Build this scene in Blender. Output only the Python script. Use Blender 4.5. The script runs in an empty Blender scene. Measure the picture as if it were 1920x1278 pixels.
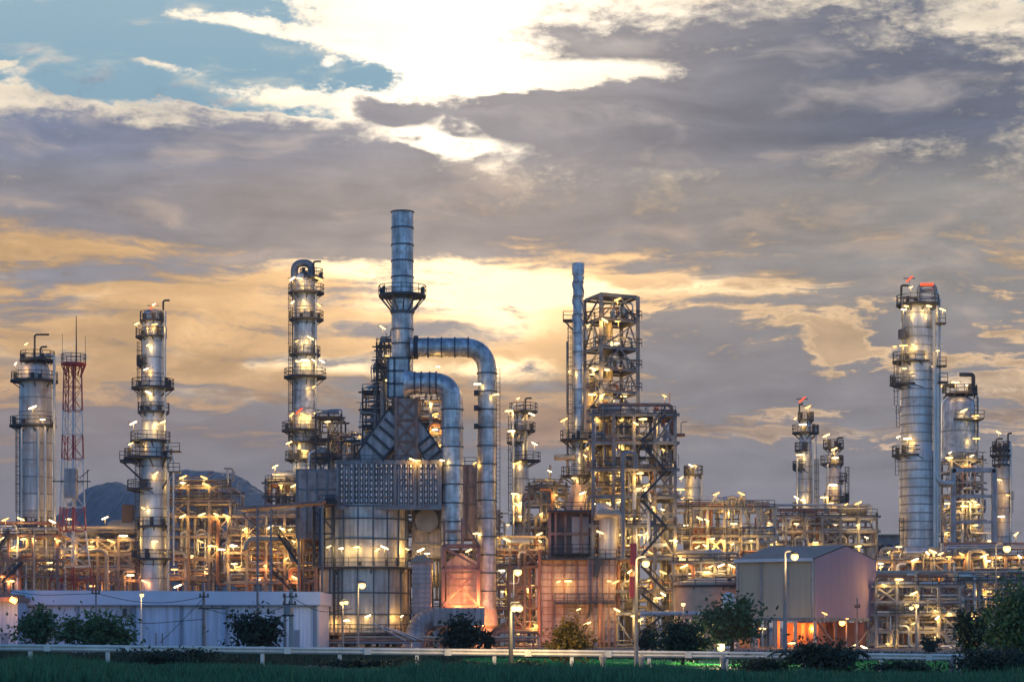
import bpy, math, random
import numpy as np
from mathutils import Vector, Matrix
R = math.radians
S = bpy.context.scene
C = S.collection
# ---------------------------------------------------------------- camera
FP, HOR, EYE = 4000.0, 1190.0, 1.6      # focal length in photo pixels, horizon row, eye height
cam = bpy.data.cameras.new("camera")
cam.sensor_width = 36.0
cam.lens = 36.0 * FP / 1920.0
cam.shift_y = (HOR - 639.0) / 1920.0
cam.clip_start, cam.clip_end = 0.5, 20000.0
camo = bpy.data.objects.new("camera", cam)
camo.location = (0, 0, EYE)
camo.rotation_euler = (R(90), 0, 0)
C.objects.link(camo)
S.camera = camo
S.view_settings.view_transform = 'Standard'
S.view_settings.look = 'None'
S.view_settings.exposure = 0.0
S.view_settings.gamma = 1.0
S.cycles.use_denoising = True
S.cycles.max_bounces = 5
S.cycles.diffuse_bounces = 2
S.cycles.glossy_bounces = 2
S.cycles.transmission_bounces = 2
S.cycles.transparent_max_bounces = 4
S.cycles.caustics_reflective = False
S.cycles.caustics_refractive = False
S.cycles.sample_clamp_indirect = 4.0
S.cycles.use_light_tree = True
# ---------------------------------------------------------------- world: dusk sky with broken cloud
SUN_EL, SUN_AZ = R(7.0), R(-2.5)
world = bpy.data.worlds.new("World")
S.world = world
world.use_nodes = True
nt = world.node_tree
nt.nodes.clear()


class X:
    """A float socket with arithmetic."""
    def __init__(s, k): s.k = k
    def __add__(s, o): return mth('ADD', s, o)
    def __radd__(s, o): return mth('ADD', s, o)
    def __sub__(s, o): return mth('SUBTRACT', s, o)
    def __rsub__(s, o): return mth('SUBTRACT', o, s)
    def __mul__(s, o): return mth('MULTIPLY', s, o)
    def __rmul__(s, o): return mth('MULTIPLY', s, o)
    def __truediv__(s, o): return mth('DIVIDE', s, o)


def plug(inp, v):
    if isinstance(v, X): nt.links.new(v.k, inp)
    else: inp.default_value = v


def mth(op, a, b=0.0, c=0.0):
    n = nt.nodes.new('ShaderNodeMath'); n.operation = op
    plug(n.inputs[0], a); plug(n.inputs[1], b); plug(n.inputs[2], c)
    return X(n.outputs[0])


def sst(v, lo, hi, a=0.0, b=1.0):
    n = nt.nodes.new('ShaderNodeMapRange'); n.interpolation_type = 'SMOOTHSTEP'
    plug(n.inputs[0], v)
    for i, q in enumerate((lo, hi, a, b)): plug(n.inputs[1 + i], q)
    return X(n.outputs[0])


def comb(x, y, z=0.0):
    n = nt.nodes.new('ShaderNodeCombineXYZ')
    plug(n.inputs[0], x); plug(n.inputs[1], y); plug(n.inputs[2], z)
    return n.outputs[0]


def noise(vec, scale, detail=6.0, rough=0.55, lac=2.0, dist=0.0):
    n = nt.nodes.new('ShaderNodeTexNoise')
    nt.links.new(vec, n.inputs['Vector'])
    n.inputs['Scale'].default_value = scale; n.inputs['Detail'].default_value = detail
    n.inputs['Roughness'].default_value = rough; n.inputs['Lacunarity'].default_value = lac
    n.inputs['Distortion'].default_value = dist
    return X(n.outputs[0])


def colmix(f, a, b):
    n = nt.nodes.new('ShaderNodeMix'); n.data_type = 'RGBA'
    plug(n.inputs[0], f)
    for i, v in ((6, a), (7, b)):
        if isinstance(v, tuple): n.inputs[i].default_value = (*v, 1)
        else: nt.links.new(v, n.inputs[i])
    return n.outputs[2]


def colscale(col, f):
    n = nt.nodes.new('ShaderNodeVectorMath'); n.operation = 'SCALE'
    nt.links.new(col, n.inputs[0]); plug(n.inputs[3], f)
    return n.outputs[0]


def ang(px, py):
    """Photo pixel -> direction, in thousandths-of-photo-pixel units of azimuth and elevation."""
    az = math.atan((px - 960) / FP)
    el = math.atan((HOR - py) / FP * math.cos(az))
    return 0.96 + az * 4.0, 1.19 - el * 4.0


def blob(vec, px, py, rx, ry, rot=0.0):
    m = nt.nodes.new('ShaderNodeMapping'); m.vector_type = 'TEXTURE'
    u, v = ang(px, py)
    m.inputs[1].default_value = (u, v, 0); m.inputs[2].default_value = (0, 0, R(rot))
    m.inputs[3].default_value = (rx / 1000, ry / 1000, 1)
    nt.links.new(vec, m.inputs[0])
    g = nt.nodes.new('ShaderNodeTexGradient'); g.gradient_type = 'SPHERICAL'
    nt.links.new(m.outputs[0], g.inputs[0])
    return X(g.outputs[1])


def blobsum(vec, rows):
    t = None
    for px, py, rx, ry, rot, w in rows:
        b = blob(vec, px, py, rx, ry, rot)
        t = mth('MULTIPLY_ADD', b, w, 0.0 if t is None else t)
    return t


tc = nt.nodes.new('ShaderNodeTexCoord')
sp = nt.nodes.new('ShaderNodeSeparateXYZ')
nt.links.new(tc.outputs['Generated'], sp.inputs[0])
dx, dy, dz = X(sp.outputs[0]), X(sp.outputs[1]), X(sp.outputs[2])
AZ, EL = mth('ARCTAN2', dx, dy), mth('ARCSINE', dz)
U, V = AZ * 4.0 + 0.96, 1.19 - EL * 4.0
flat = comb(U, V)
wv = comb(U * 1.0, V * 2.3, 0.37)
w1 = noise(wv, 2.6, 3, .5) - 0.5
w2 = noise(comb(U * 1.0, V * 2.3, 5.1), 2.6, 3, .5) - 0.5
fine = noise(comb(U + w1 * 0.25, V * 2.6 + w2 * 0.3, 1.7), 7.5, 8, .6) - 0.5
fine2 = noise(comb(U * 1.0, V * 2.0, 9.2), 26.0, 5, .6) - 0.5
streak = noise(comb(U + w1 * .2, V * 7.0 + w2 * 0.5, 3.3), 3.2, 6, .55) - 0.5
streak2 = noise(comb(U + w1 * .3 + fine * .1, V * 8.0 + w2 * 1.2), 7.5, 6, .6) - 0.5
P = comb(U + w1 * 0.10 + fine * 0.05 + fine2 * 0.012, V + w2 * 0.05 + fine * 0.035 + fine2 * 0.012)
#@SKY@
def colmul(col, c):
    n = nt.nodes.new('ShaderNodeVectorMath'); n.operation = 'MULTIPLY'
    nt.links.new(col, n.inputs[0]); n.inputs[1].default_value = c
    return n.outputs[0]


# thickness of the cloud: sums of soft blobs in the warped coordinates (photo px: x, y, rx, ry, rotation, weight)
thick = blobsum(P, [
    (330, 315, 640, 160, 4, 1.5), (90, 330, 420, 130, 0, .8), (560, 270, 300, 90, 12, .6),
    (1120, 430, 1300, 160, 0, 1.25), (1700, 420, 700, 190, 0, .55), (420, 410, 620, 80, 0, .9),
    (1560, 180, 760, 190, 2, 1.9), (1250, 130, 260, 140, 10, .5), (1130, 250, 500, 120, 0, 1.3), (900, 210, 190, 55, 0, .75), (720, 200, 110, 50, 20, .6),
    (1020, 90, 250, 60, 4, .75), (1060, 10, 260, 40, 0, .4), (1620, 15, 520, 60, -6, .45),
    (60, 585, 130, 60, -28, .9), (860, 330, 150, 45, 0, .5),
    (1330, 640, 300, 105, 12, 1.15), (1235, 625, 100, 80, 0, .5), (1390, 735, 420, 75, 2, 1.1), (1600, 690, 190, 110, 30, .6), (1760, 620, 240, 55, 4, 1.1), (1560, 585, 90, 30, 0, .3), (1880, 655, 90, 30, 0, .5),
    (1750, 545, 480, 65, 3, .85), (1150, 515, 300, 28, 0, .4), (985, 690, 75, 18, 0, 1.0), (985, 600, 60, 28, 0, .9), (840, 610, 130, 35, 0, .5),
    (150, 820, 620, 150, 0, 1.3), (560, 840, 500, 110, 0, .9), (900, 860, 400, 110, 0, .7), (1200, 850, 420, 100, 0, .5), (1500, 920, 900, 130, 0, 1.2), (1800, 840, 300, 70, 0, .4),
    (420, 640, 150, 35, 0, .45), (300, 510, 260, 30, -4, .4), (640, 555, 140, 22, 0, .5), (150, 520, 200, 40, 0, .35), (340, 600, 300, 40, 0, .25), (700, 640, 160, 30, 0, .3), (650, 490, 120, 20, 0, .4),
    (690, 208, 75, 28, 20, 1.8), (760, 222, 70, 26, 0, 1.6), (850, 252, 60, 20, 10, 1.7), (800, 292, 90, 22, 0, 1.7), (890, 302, 70, 24, -10, 1.5), (930, 240, 60, 40, 0, 1.2), (780, 262, 40, 12, 0, 1.3),
    # holes
    (840, 270, 150, 50, 10, -1.6), (900, 310, 120, 40, 20, -.9), (1050, 145, 330, 36, -3, -2.4), (1340, 170, 60, 40, -20, -.5), (1180, 187, 90, 20, 0, -.4), (1450, 300, 400, 26, -6, -.55), (1250, 320, 320, 24, 2, -.4),
    (700, 70, 420, 150, 0, -1.2), (560, 190, 260, 34, 4, -.7), (30, 330, 70, 22, 0, -.6),
    (560, 655, 220, 24, 0, -.5), (470, 750, 260, 20, 0, -1.3), (1600, 800, 420, 22, -4, -1.1), (1250, 800, 200, 26, 8, -.8), (1480, 765, 120, 14, 0, -.7), (60, 715, 150, 14, 0, -.8),
    (1800, 600, 300, 30, 8, -.6), (1560, 660, 70, 90, 30, -1.3), (1330, 540, 420, 30, 2, -.9), (1000, 560, 300, 60, 0, -.8), (1850, 720, 200, 40, 0, -.6),
])
veil = blobsum(P, [      # thin bright cloud
    (800, 60, 410, 190, 0, 1.7), (560, 185, 480, 50, 4, 1.0), (150, 235, 330, 55, 6, .9), (330, 250, 260, 60, 10, .7), (110, 205, 260, 26, 8, .6), (20, 120, 110, 22, 8, .7), (50, 165, 120, 16, -6, .6),
    (400, 42, 230, 20, 6, 1.5), (295, 122, 150, 24, 8, 2.3), (460, 125, 90, 24, 0, 1.9), (0, 150, 150, 40, -8, 1.7), (30, 195, 130, 16, -10, 1.2), (20, 112, 120, 16, -14, 1.3), (605, 122, 40, 16, 0, 1.5), (40, 195, 130, 26, 0, .5),
    (1500, 20, 700, 60, 0, 1.0), (1000, 60, 400, 120, 0, .9), (850, 300, 300, 110, 0, .8), (1050, 145, 330, 40, -3, .8),
])
clear = blobsum(P, [(180, 60, 620, 210, 8, 1.7), (560, 128, 340, 46, 4, 1.7), (180, 130, 420, 90, 4, 1.0), (150, 228, 180, 18, 8, .5)])
lowband = sst(V, .42, .50)                                     # below this row everything is at least thin warm cloud
fine3 = noise(comb(U + fine * .06, V * 1.7 + fine * .05), 75.0, 3, .6) - 0.5
T = fine3 * .4 + thick * .8 + streak2 * mth('MULTIPLY_ADD', lowband, 1.25, .25) + fine * 1.9 + streak * mth('MULTIPLY_ADD', lowband, 2.1, .6) + fine2 * .7 - .05 + sst(V, .84, .93) * 1.3
Q = fine3 * .9 + veil - clear * .95 + fine * 2.2 + fine2 * 1.3 + streak2 * .6 + streak * .5 + lowband * 2.0 + sst(thick, .15, .6) * 1.5
haze_v = sst(V, .78, .96)
left = sst(U, 0.0, 0.95); right = sst(U, 1.0, 1.75)
glow = blobsum(flat, [(850, 90, 620, 330, 0, 1.0), (870, 560, 620, 170, 0, 1.15), (880, 500, 260, 70, 4, .9), (960, 600, 220, 60, 0, .5), (850, 280, 260, 120, 0, .7), (700, 500, 200, 40, 0, .5)])
# colours (linear)
blue = colmix(sst(V, .0, .22), (.32, .46, .545), (.26, .41, .50))
teal_low = colmix(haze_v, (.42, .40, .34), (.24, .225, .25))
clear_c = colmix(sst(V, .24, .5), blue, teal_low)
thin_hi = (1.0, .86, .66)
thin_lo = colmix(sst(V, .68, .82), (.88, .54, .24), (.62, .39, .23))
thin_lo = colmix(sst(U, 1.0, 1.5) * .5, thin_lo, (.80, .59, .38))
thin_c = colmix(sst(V, .30, .47), thin_hi, thin_lo)
thin_c = colscale(colmix(sst(streak + fine * .6, -.02, .22) * lowband * .92, thin_c, colmix(sst(V, .5, .75), (.42, .32, .25), (.32, .26, .235))), 0.72 + glow * .80 + sst(V, .33, .2) * .25 + fine * .6 + streak * -.9)
dark_top = colmix(right, (.262, .235, .235), (.115, .128, .172))
dark_top = colmix(left, (.165, .19, .275), dark_top)
dark_mid = colmix(sst(U, .1, .6), (.24, .225, .24), (.31, .26, .23))
dark_mid = colmix(right, dark_mid, (.265, .245, .225))
dark_low = colmix(left, (.26, .215, .20), (.245, .22, .212))
dark_c = colmix(sst(V, .27, .40), dark_top, dark_mid)
dark_c = colmix(sst(V, .55, .68), dark_c, dark_low)
dark_c = colmix(haze_v, dark_c, (.26, .235, .235))
soft = noise(comb(U + w1 * .3, V * 3.2 + w2 * .4, 7.7), 4.0, 5, .5) - 0.5
dark_c = colmix(sst(soft + fine * .5, .02, .26) * sst(V, .78, .6) * .55, dark_c, colmix(sst(V, .2, .4), (.46, .40, .36), (.50, .37, .27)))
dark_c = colscale(dark_c, 1.12 + fine * .7 + streak * .9 + glow * .18)
col = colmix(sst(Q, -.30, .55), clear_c, thin_c)
hot = blobsum(P, [(880, 525, 330, 60, 3, 1.1), (1000, 545, 230, 40, 4, .8), (700, 490, 260, 34, -3, .7), (850, 575, 260, 40, 0, .6), (960, 610, 170, 40, 0, .5), (1300, 545, 420, 16, 2, .35), (700, 690, 330, 18, 0, .45), (960, 690, 130, 26, 0, .5)])
col = colmix(sst(hot + fine * .9 + streak * .5, -.0, .62) * .96, col, (2.0, 1.45, .80))
rim = sst(T, -.22, .06) * sst(T, .34, .10) * lowband
col = colscale(col, 1.0 + rim * mth('MULTIPLY_ADD', right, .30, .08))
col = colmix(sst(T, .02, mth('MULTIPLY_ADD', sst(V, .5, .62) * right, -.5, .8)) * .97, col, dark_c)
# the rest of the dome: Nishita dusk sky
sky = nt.nodes.new('ShaderNodeTexSky'); sky.sky_type = 'NISHITA'; sky.sun_disc = False
sky.sun_elevation = SUN_EL; sky.sun_rotation = SUN_AZ; sky.altitude = 20; sky.air_density = 1.0; sky.dust_density = .6; sky.ozone_density = 3.0
dome = nt.nodes.new('ShaderNodeVectorMath'); dome.operation = 'SCALE'
nt.links.new(colmul(sky.outputs[0], (1.2, 1.45, 1.95)), dome.inputs[0]); dome.inputs[3].default_value = 0.15
col = colscale(col, 1.10)
front = sst(dy, .35, .75) * sst(EL, .55, .33)
final = colmix(front, dome.outputs[0], col)
bg = nt.nodes.new('ShaderNodeBackground'); nt.links.new(final, bg.inputs[0])
bg.inputs[1].default_value = 1.0
wo = nt.nodes.new('ShaderNodeOutputWorld'); nt.links.new(bg.outputs[0], wo.inputs[0])
world.cycles.sampling_method = 'MANUAL'; world.cycles.sample_map_resolution = 512
# ---------------------------------------------------------------- sun, low behind the plant and veiled by cloud
sl = bpy.data.lights.new("sun", 'SUN'); sl.energy = 0.5; sl.angle = R(10); sl.color = (1.0, .72, .42)
so = bpy.data.objects.new("sun", sl); C.objects.link(so)
so.rotation_euler = (R(90) - SUN_EL, 0, math.pi - SUN_AZ)
# ---------------------------------------------------------------- materials
MAT = {}
HAZE_D = 0.00013


def mat(name, col, rough=.6, metal=0.0, var=.25, scale=.5, streak=0.0, bump=0.0, rust=None, emit=None, strength=0.0, lines=None, panels=None):
    """Principled with weathering: large and small noise, vertical run-off streaks, rust patches, panel lines."""
    m = bpy.data.materials.new(name); m.use_nodes = True
    t = m.node_tree; n = t.nodes; L = t.links
    b = n['Principled BSDF']
    b.inputs['Roughness'].default_value = rough; b.inputs['Metallic'].default_value = metal
    MAT[name] = m
    if emit:
        b.inputs['Base Color'].default_value = (.04, .04, .04, 1)
        b.inputs['Emission Color'].default_value = (*emit, 1); b.inputs['Emission Strength'].default_value = strength
        m.cycles.emission_sampling = 'NONE'
        return m
    tcn = n.new('ShaderNodeTexCoord'); geo = n.new('ShaderNodeNewGeometry')

    def nz(sc, det, zs=1.0):
        mp = n.new('ShaderNodeMapping'); mp.inputs[3].default_value = (1, 1, zs)
        L.new(geo.outputs['Position'], mp.inputs[0])
        q = n.new('ShaderNodeTexNoise'); q.inputs['Scale'].default_value = sc; q.inputs['Detail'].default_value = det
        L.new(mp.outputs[0], q.inputs['Vector'])
        return q.outputs[0]

    def mr(k, lo, hi, a, c):
        q = n.new('ShaderNodeMapRange'); L.new(k, q.inputs[0])
        for i, v in enumerate((lo, hi, a, c)): q.inputs[1 + i].default_value = v
        return q.outputs[0]

    def mul(a, c):
        q = n.new('ShaderNodeMath'); q.operation = 'MULTIPLY'; L.new(a, q.inputs[0]); L.new(c, q.inputs[1]); return q.outputs[0]
    f = mr(nz(scale, 5), .3, .7, 1 - var, 1 + var)
    if streak: f = mul(f, mr(nz(2.2, 4, .06), .35, .65, 1 - streak, 1 + streak * .6))
    if panels:           # every sheet of cladding weathers to its own tone
        mp = n.new('ShaderNodeMapping'); mp.inputs[3].default_value = (1 / panels[0], 1 / panels[0], 1 / panels[1]); L.new(geo.outputs['Position'], mp.inputs[0])
        fl_ = n.new('ShaderNodeVectorMath'); fl_.operation = 'FLOOR'; L.new(mp.outputs[0], fl_.inputs[0])
        wn = n.new('ShaderNodeTexWhiteNoise'); wn.noise_dimensions = '3D'; L.new(fl_.outputs[0], wn.inputs['Vector'])
        f = mul(f, mr(wn.outputs[0], 0, 1, 1 - panels[2], 1 + panels[2]))
    sc = n.new('ShaderNodeVectorMath'); sc.operation = 'SCALE'; sc.inputs[0].default_value = col; L.new(f, sc.inputs[3])
    c = sc.outputs[0]
    if rust:
        mx = n.new('ShaderNodeMix'); mx.data_type = 'RGBA'
        L.new(mr(nz(scale * 1.7, 7), .52, .70, 0, .85), mx.inputs[0]); L.new(c, mx.inputs[6]); mx.inputs[7].default_value = (*rust, 1)
        c = mx.outputs[2]
    L.new(c, b.inputs['Base Color'])
    L.new(mr(nz(scale * 2, 4), .3, .7, max(.05, rough - .12), min(1, rough + .12)), b.inputs['Roughness'])
    if bump:
        bp = n.new('ShaderNodeBump'); bp.inputs['Strength'].default_value = bump; bp.inputs['Distance'].default_value = .15
        if lines:            # vertical corrugation every `lines` metres
            wv_ = n.new('ShaderNodeTexWave'); wv_.wave_type = 'BANDS'; wv_.bands_direction = 'X'
            wv_.inputs['Scale'].default_value = 1.0 / lines / 3.14159
            L.new(tcn.outputs['Object'], wv_.inputs['Vector']); L.new(wv_.outputs[1], bp.inputs['Height'])
        else:
            L.new(nz(scale * 3, 3), bp.inputs['Height'])
        L.new(bp.outputs[0], b.inputs['Normal'])
    return m


mat('cladding', (.56, .57, .59), .45, .5, .16, .35, .2, .15, (.40, .36, .33), panels=(1.6, 1.1, .10))
mat('cladding_seam', (.27, .28, .30), .6, .3, .2)
mat('duct', (.56, .57, .59), .44, .55, .34, .9, .28, .3, (.30, .29, .29), panels=(1.9, 2.45, .16))
mat('duct_flange', (.10, .12, .15), .5, .5, .2)
mat('pale_cladding', (.58, .55, .54), .5, .25, .15, .3, .25, .1, (.40, .30, .26), panels=(1.6, 2.4, .10))
mat('dark_steel', (.055, .057, .064), .6, .2, .25)
mat('grey_steel', (.25, .245, .25), .6, .2, .3, .6, .1, 0, (.20, .12, .08))
mat('warm_steel', (.32, .25, .21), .65, .1, .3, .6, .12, 0, (.26, .14, .09))
mat('rust_steel', (.34, .20, .16), .7, .05, .3, .5, .2, 0, (.22, .11, .07))
mat('pipe_silver', (.55, .55, .55), .4, .5, .15, .8)
mat('pipe_tan', (.46, .39, .30), .55, .15, .2, .8)
mat('pipe_grey', (.25, .25, .26), .5, .3, .2, .8)
mat('pipe_rust', (.40, .19, .12), .6, .1, .25, .8)
mat('pipe_white', (.68, .68, .68), .5, .05, .1, .8)
mat('panel_pink', (.50, .385, .35), .65, .1, .16, .4, .22, .1, (.30, .19, .15))
mat('panel_grey', (.44, .39, .385), .6, .2, .2, .4, .3, 0, (.30, .24, .22), panels=(2.2, 1.9, .10))
mat('bank_plate', (.52, .43, .41), .7, .2, .25)
mat('header_tube', (.62, .58, .58), .4, .4, .2)
mat('furnace_shell', (.52, .50, .47), .5, .35, .18, .35, .3, .12, (.36, .29, .25), panels=(2.1, 2.7, .12))
mat('brick_dark', (.17, .12, .10), .85, 0, .25)
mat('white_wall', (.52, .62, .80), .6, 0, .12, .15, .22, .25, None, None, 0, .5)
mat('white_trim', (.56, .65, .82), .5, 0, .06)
mat('blue_trim', (.20, .26, .36), .5, 0, .1)
mat('tan_wall', (.56, .44, .30), .8, .0, .10, .12, .06)
mat('mauve_wall', (.44, .28, .31), .8, .0, .10, .12, .06)
mat('roof_grey', (.38, .30, .24), .9, 0, .12)
mat('orange_paint', (.55, .17, .06), .5, 0, .15)
mat('red_paint', (.38, .06, .06), .5, 0, .15)
mat('white_paint', (.66, .66, .66), .5, 0, .1)
mat('galvanised', (.80, .75, .64), .5, .05, .14, 1.2, .1)  # cream base colour carries the warm lamp light falling on the guard rail
mat('concrete', (.40, .36, .32), .85, 0, .15)
mat('asphalt', (.05, .05, .052), .9, 0, .2)
mat('plant_yard', (.13, .125, .12), .95, 0, .3, .2)
mat('bark', (.07, .05, .035), .9, 0, .3, 2)
mat('cable', (.02, .02, .022), .6)
mat('lamp_housing', (.10, .10, .11), .5, .3)
mat('tube_warm', (1, 1, 1), emit=(1.0, .66, .25), strength=3.6)
mat('tube_amber', (1, 1, 1), emit=(1.0, .55, .16), strength=2.6)
mat('tube_pale', (1, 1, 1), emit=(1.0, .80, .48), strength=4.5)
mat('bulb_warm', (1, 1, 1), emit=(1.0, .62, .20), strength=3.2)
mat('bulb_orange', (1, 1, 1), emit=(1.0, .33, .05), strength=14.0)
mat('bulb_red', (1, 1, 1), emit=(1.0, .10, .03), strength=1.5)


def leafmat(name, col, var=.5, hue=None):
    m = bpy.data.materials.new(name); m.use_nodes = True
    t = m.node_tree; n = t.nodes; L = t.links; b = n['Principled BSDF']
    g = n.new('ShaderNodeNewGeometry'); q = n.new('ShaderNodeMix'); q.data_type = 'RGBA'
    L.new(g.outputs['Random Per Island'], q.inputs[0])
    q.inputs[6].default_value = (*[c * (1 - var) for c in col], 1)
    q.inputs[7].default_value = (*(hue or [c * (1 + var) for c in col]), 1)
    L.new(q.outputs[2], b.inputs['Base Color']); b.inputs['Roughness'].default_value = .6
    tr = n.new('ShaderNodeBsdfTranslucent'); L.new(q.outputs[2], tr.inputs[0])
    ms = n.new('ShaderNodeMixShader'); ms.inputs[0].default_value = .25
    L.new(b.outputs[0], ms.inputs[1]); L.new(tr.outputs[0], ms.inputs[2])
    L.new(ms.outputs[0], n['Material Output'].inputs[0])
    MAT[name] = m


leafmat('leaf_green', (.075, .14, .05))
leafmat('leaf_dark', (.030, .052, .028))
leafmat('leaf_autumn', (.17, .15, .03), .5, (.36, .22, .03))
leafmat('grass_blade', (.045, .20, .10), .65, (.075, .26, .12))
leafmat('lawn', (.03, .30, .08), .2)
leafmat('hill_wood_hazed', (.085, .10, .11), .25)  # woodland lightened to blue-grey: part of the distance haze is in this colour


# ---------------------------------------------------------------- mesh builder
class MB:
    def __init__(s): s.v, s.f, s.mi, s.m, s.sm = [], [], [], 0, []

    def _add(s, vs, fs, smooth=False):
        o = len(s.v); s.v.extend(vs)
        for f in fs:
            s.f.append([o + i for i in f]); s.mi.append(s.m); s.sm.append(smooth)

    def box(s, x0, x1, y0, y1, z0, z1):
        s._add([(x, y, z) for x in (x0, x1) for y in (y0, y1) for z in (z0, z1)],
               [(0, 1, 3, 2), (4, 6, 7, 5), (0, 4, 5, 1), (2, 3, 7, 6), (0, 2, 6, 4), (1, 5, 7, 3)])

    def bar(s, p, q, w, h=None):
        p, q = Vector(p), Vector(q); d = q - p
        if d.length < 1e-6: return
        d.normalize(); h = h or w
        a = d.cross(Vector((0, 0, 1)) if abs(d.z) < .95 else Vector((0, 1, 0))).normalized(); b = a.cross(d)
        a *= w / 2; b *= h / 2
        s._add([tuple(e + i * a + j * b) for e in (p, q) for i, j in ((-1, -1), (1, -1), (1, 1), (-1, 1))],
               [(3, 2, 1, 0), (4, 5, 6, 7), (0, 1, 5, 4), (1, 2, 6, 5), (2, 3, 7, 6), (3, 0, 4, 7)])

    def tube(s, pts, r, n=8, caps=True):
        """A round tube along points; r is one radius or a list."""
        pts = [Vector(p) for p in pts]; k = len(pts)
        rs = r if isinstance(r, (list, tuple)) else [r] * k
        tang = [(pts[min(i + 1, k - 1)] - pts[max(i - 1, 0)]).normalized() for i in range(k)]
        t0 = tang[0]; a = t0.cross(Vector((0, 0, 1)) if abs(t0.z) < .9 else Vector((0, 1, 0))).normalized()
        vs, fs = [], []
        for i in range(k):
            a = (a - a.dot(tang[i]) * tang[i]).normalized(); b = tang[i].cross(a)
            for j in range(n):
                c_, s_ = math.cos(2 * math.pi * j / n), math.sin(2 * math.pi * j / n)
                vs.append(tuple(pts[i] + rs[i] * (c_ * a + s_ * b)))
        for i in range(k - 1):
            for j in range(n):
                j2 = (j + 1) % n
                fs.append((i * n + j, i * n + j2, (i + 1) * n + j2, (i + 1) * n + j))
        if caps: fs += [tuple(range(n))[::-1], tuple(range((k - 1) * n, k * n))]
        s._add(vs, fs, True)

    def lathe(s, x, y, prof, n=32, capt=True, capb=False, a0=0.0):
        """prof: (z, r) or (z, r, material index) bottom to top."""
        vs = [(x + p[1] * math.cos(a0 + 2 * math.pi * j / n), y + p[1] * math.sin(a0 + 2 * math.pi * j / n), p[0]) for p in prof for j in range(n)]
        keep = s.m
        o = len(s.v); s.v.extend(vs)
        for i in range(len(prof) - 1):
            mi = prof[i][2] if len(prof[i]) > 2 else keep
            for j in range(n):
                j2 = (j + 1) % n
                s.f.append([o + i * n + j, o + i * n + j2, o + (i + 1) * n + j2, o + (i + 1) * n + j]); s.mi.append(mi); s.sm.append(True)
        if capt: s.f.append([o + (len(prof) - 1) * n + j for j in range(n)]); s.mi.append(keep); s.sm.append(False)
        if capb: s.f.append([o + j for j in range(n)][::-1]); s.mi.append(keep); s.sm.append(False)

    def prism(s, poly, y0, y1):
        """Polygon in x,z pushed from y0 to y1."""
        n = len(poly)
        s._add([(p[0], y, p[1]) for y in (y0, y1) for p in poly],
               [tuple(range(n)), tuple(range(2 * n - 1, n - 1, -1))] + [(i, i + n, (i + 1) % n + n, (i + 1) % n) for i in range(n)])


def bend(pts, r, n=6):
    """Round the corners of a polyline with radius r."""
    pts = [Vector(p) for p in pts]; out = [pts[0]]
    for i in range(1, len(pts) - 1):
        p, a, b = pts[i], pts[i - 1] - pts[i], pts[i + 1] - pts[i]
        q = min(r, a.length * .49, b.length * .49)
        a.normalize(); b.normalize(); s0, s1 = p + a * q, p + b * q
        for k in range(n + 1):
            t = k / n; out.append((1 - t) ** 2 * s0 + 2 * t * (1 - t) * p + t * t * s1)
    out.append(pts[-1]); return out


def link(name, mb, mats, parent=None, off=None):
    """One mesh object from a builder (world coordinates), hung under its thing or part."""
    me = bpy.data.meshes.new(name)
    o_ = off if off is not None else (parent['_o'][:] if parent is not None and '_o' in parent else (0, 0, 0))
    vs = [(a - o_[0], b - o_[1], c - o_[2]) for a, b, c in mb.v] if any(o_) else mb.v
    me.from_pydata(vs, [], mb.f)
    for m in ([mats] if isinstance(mats, str) else mats): me.materials.append(MAT[m])
    me.polygons.foreach_set('material_index', mb.mi); me.polygons.foreach_set('use_smooth', mb.sm)
    me.update()
    if any(mb.sm): me.set_sharp_from_angle(angle=R(38))
    o = bpy.data.objects.new(name, me); C.objects.link(o)
    if parent is not None: o.parent = parent; o['_o'] = o_
    return o


def thing(name, label, cat, at=(0, 0, 0), group=None):
    o = bpy.data.objects.new(name, None); C.objects.link(o); o.location = at; o['_o'] = tuple(at)
    o.empty_display_size = .5
    o['label'] = label; o['category'] = cat; o['kind'] = 'thing'
    if group: o['group'] = group
    return o


def single(name, mb, mats, label, cat, at, group=None):
    """A thing that is one mesh."""
    o = link(name, mb, mats, None, tuple(at)); o.location = at; o['label'] = label; o['category'] = cat
    if group: o['group'] = group
    return o


def struct(name, mb, mats, kind='structure'):
    o = link(name, mb, mats); o['kind'] = kind; return o


def W(px, py, D): return Vector(((px - 960) * D / FP, D, (HOR - py) * D / FP + EYE))
def WX(px, D): return (px - 960) * D / FP
def WZ(py, D): return (HOR - py) * D / FP + EYE
def M(p, D): return p * D / FP


# crops in which lamp positions were read off the photograph: origin and scale
CR = {1: (0, 560, .2661), 2: (0, 880, .3115), 3: (440, 460, .3287), 4: (420, 860, .327), 5: (900, 460, .3287), 6: (900, 860, .327), 7: (1400, 480, .3287), 8: (1400, 860, .327)}

# ---------------------------------------------------------------- plant lamps (housing on a bracket, glowing tube, its light)
_b = MB(); _b.box(-.78, .78, .02, .22, .06, .16); _b.bar((0, .12, .1), (0, .12, -1.1), .07); _b.bar((0, .12, -1.1), (0, .7, -1.1), .06)
_t = MB(); _t.tube([(-.62, 0, 0), (-.5, -.02, 0), (.5, -.02, 0), (.62, 0, 0)], [.05, .125, .125, .05], 8)
_lamp_me = _tube_me = None
LIGHTS = {}
LAMP_W = 190.0


def light_data(kind, power, col, radius=.3):
    k = (kind, power, col)
    if k not in LIGHTS:
        l = bpy.data.lights.new(kind, 'POINT'); l.energy = power; l.color = col; l.shadow_soft_size = radius; LIGHTS[k] = l
    return LIGHTS[k]


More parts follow.
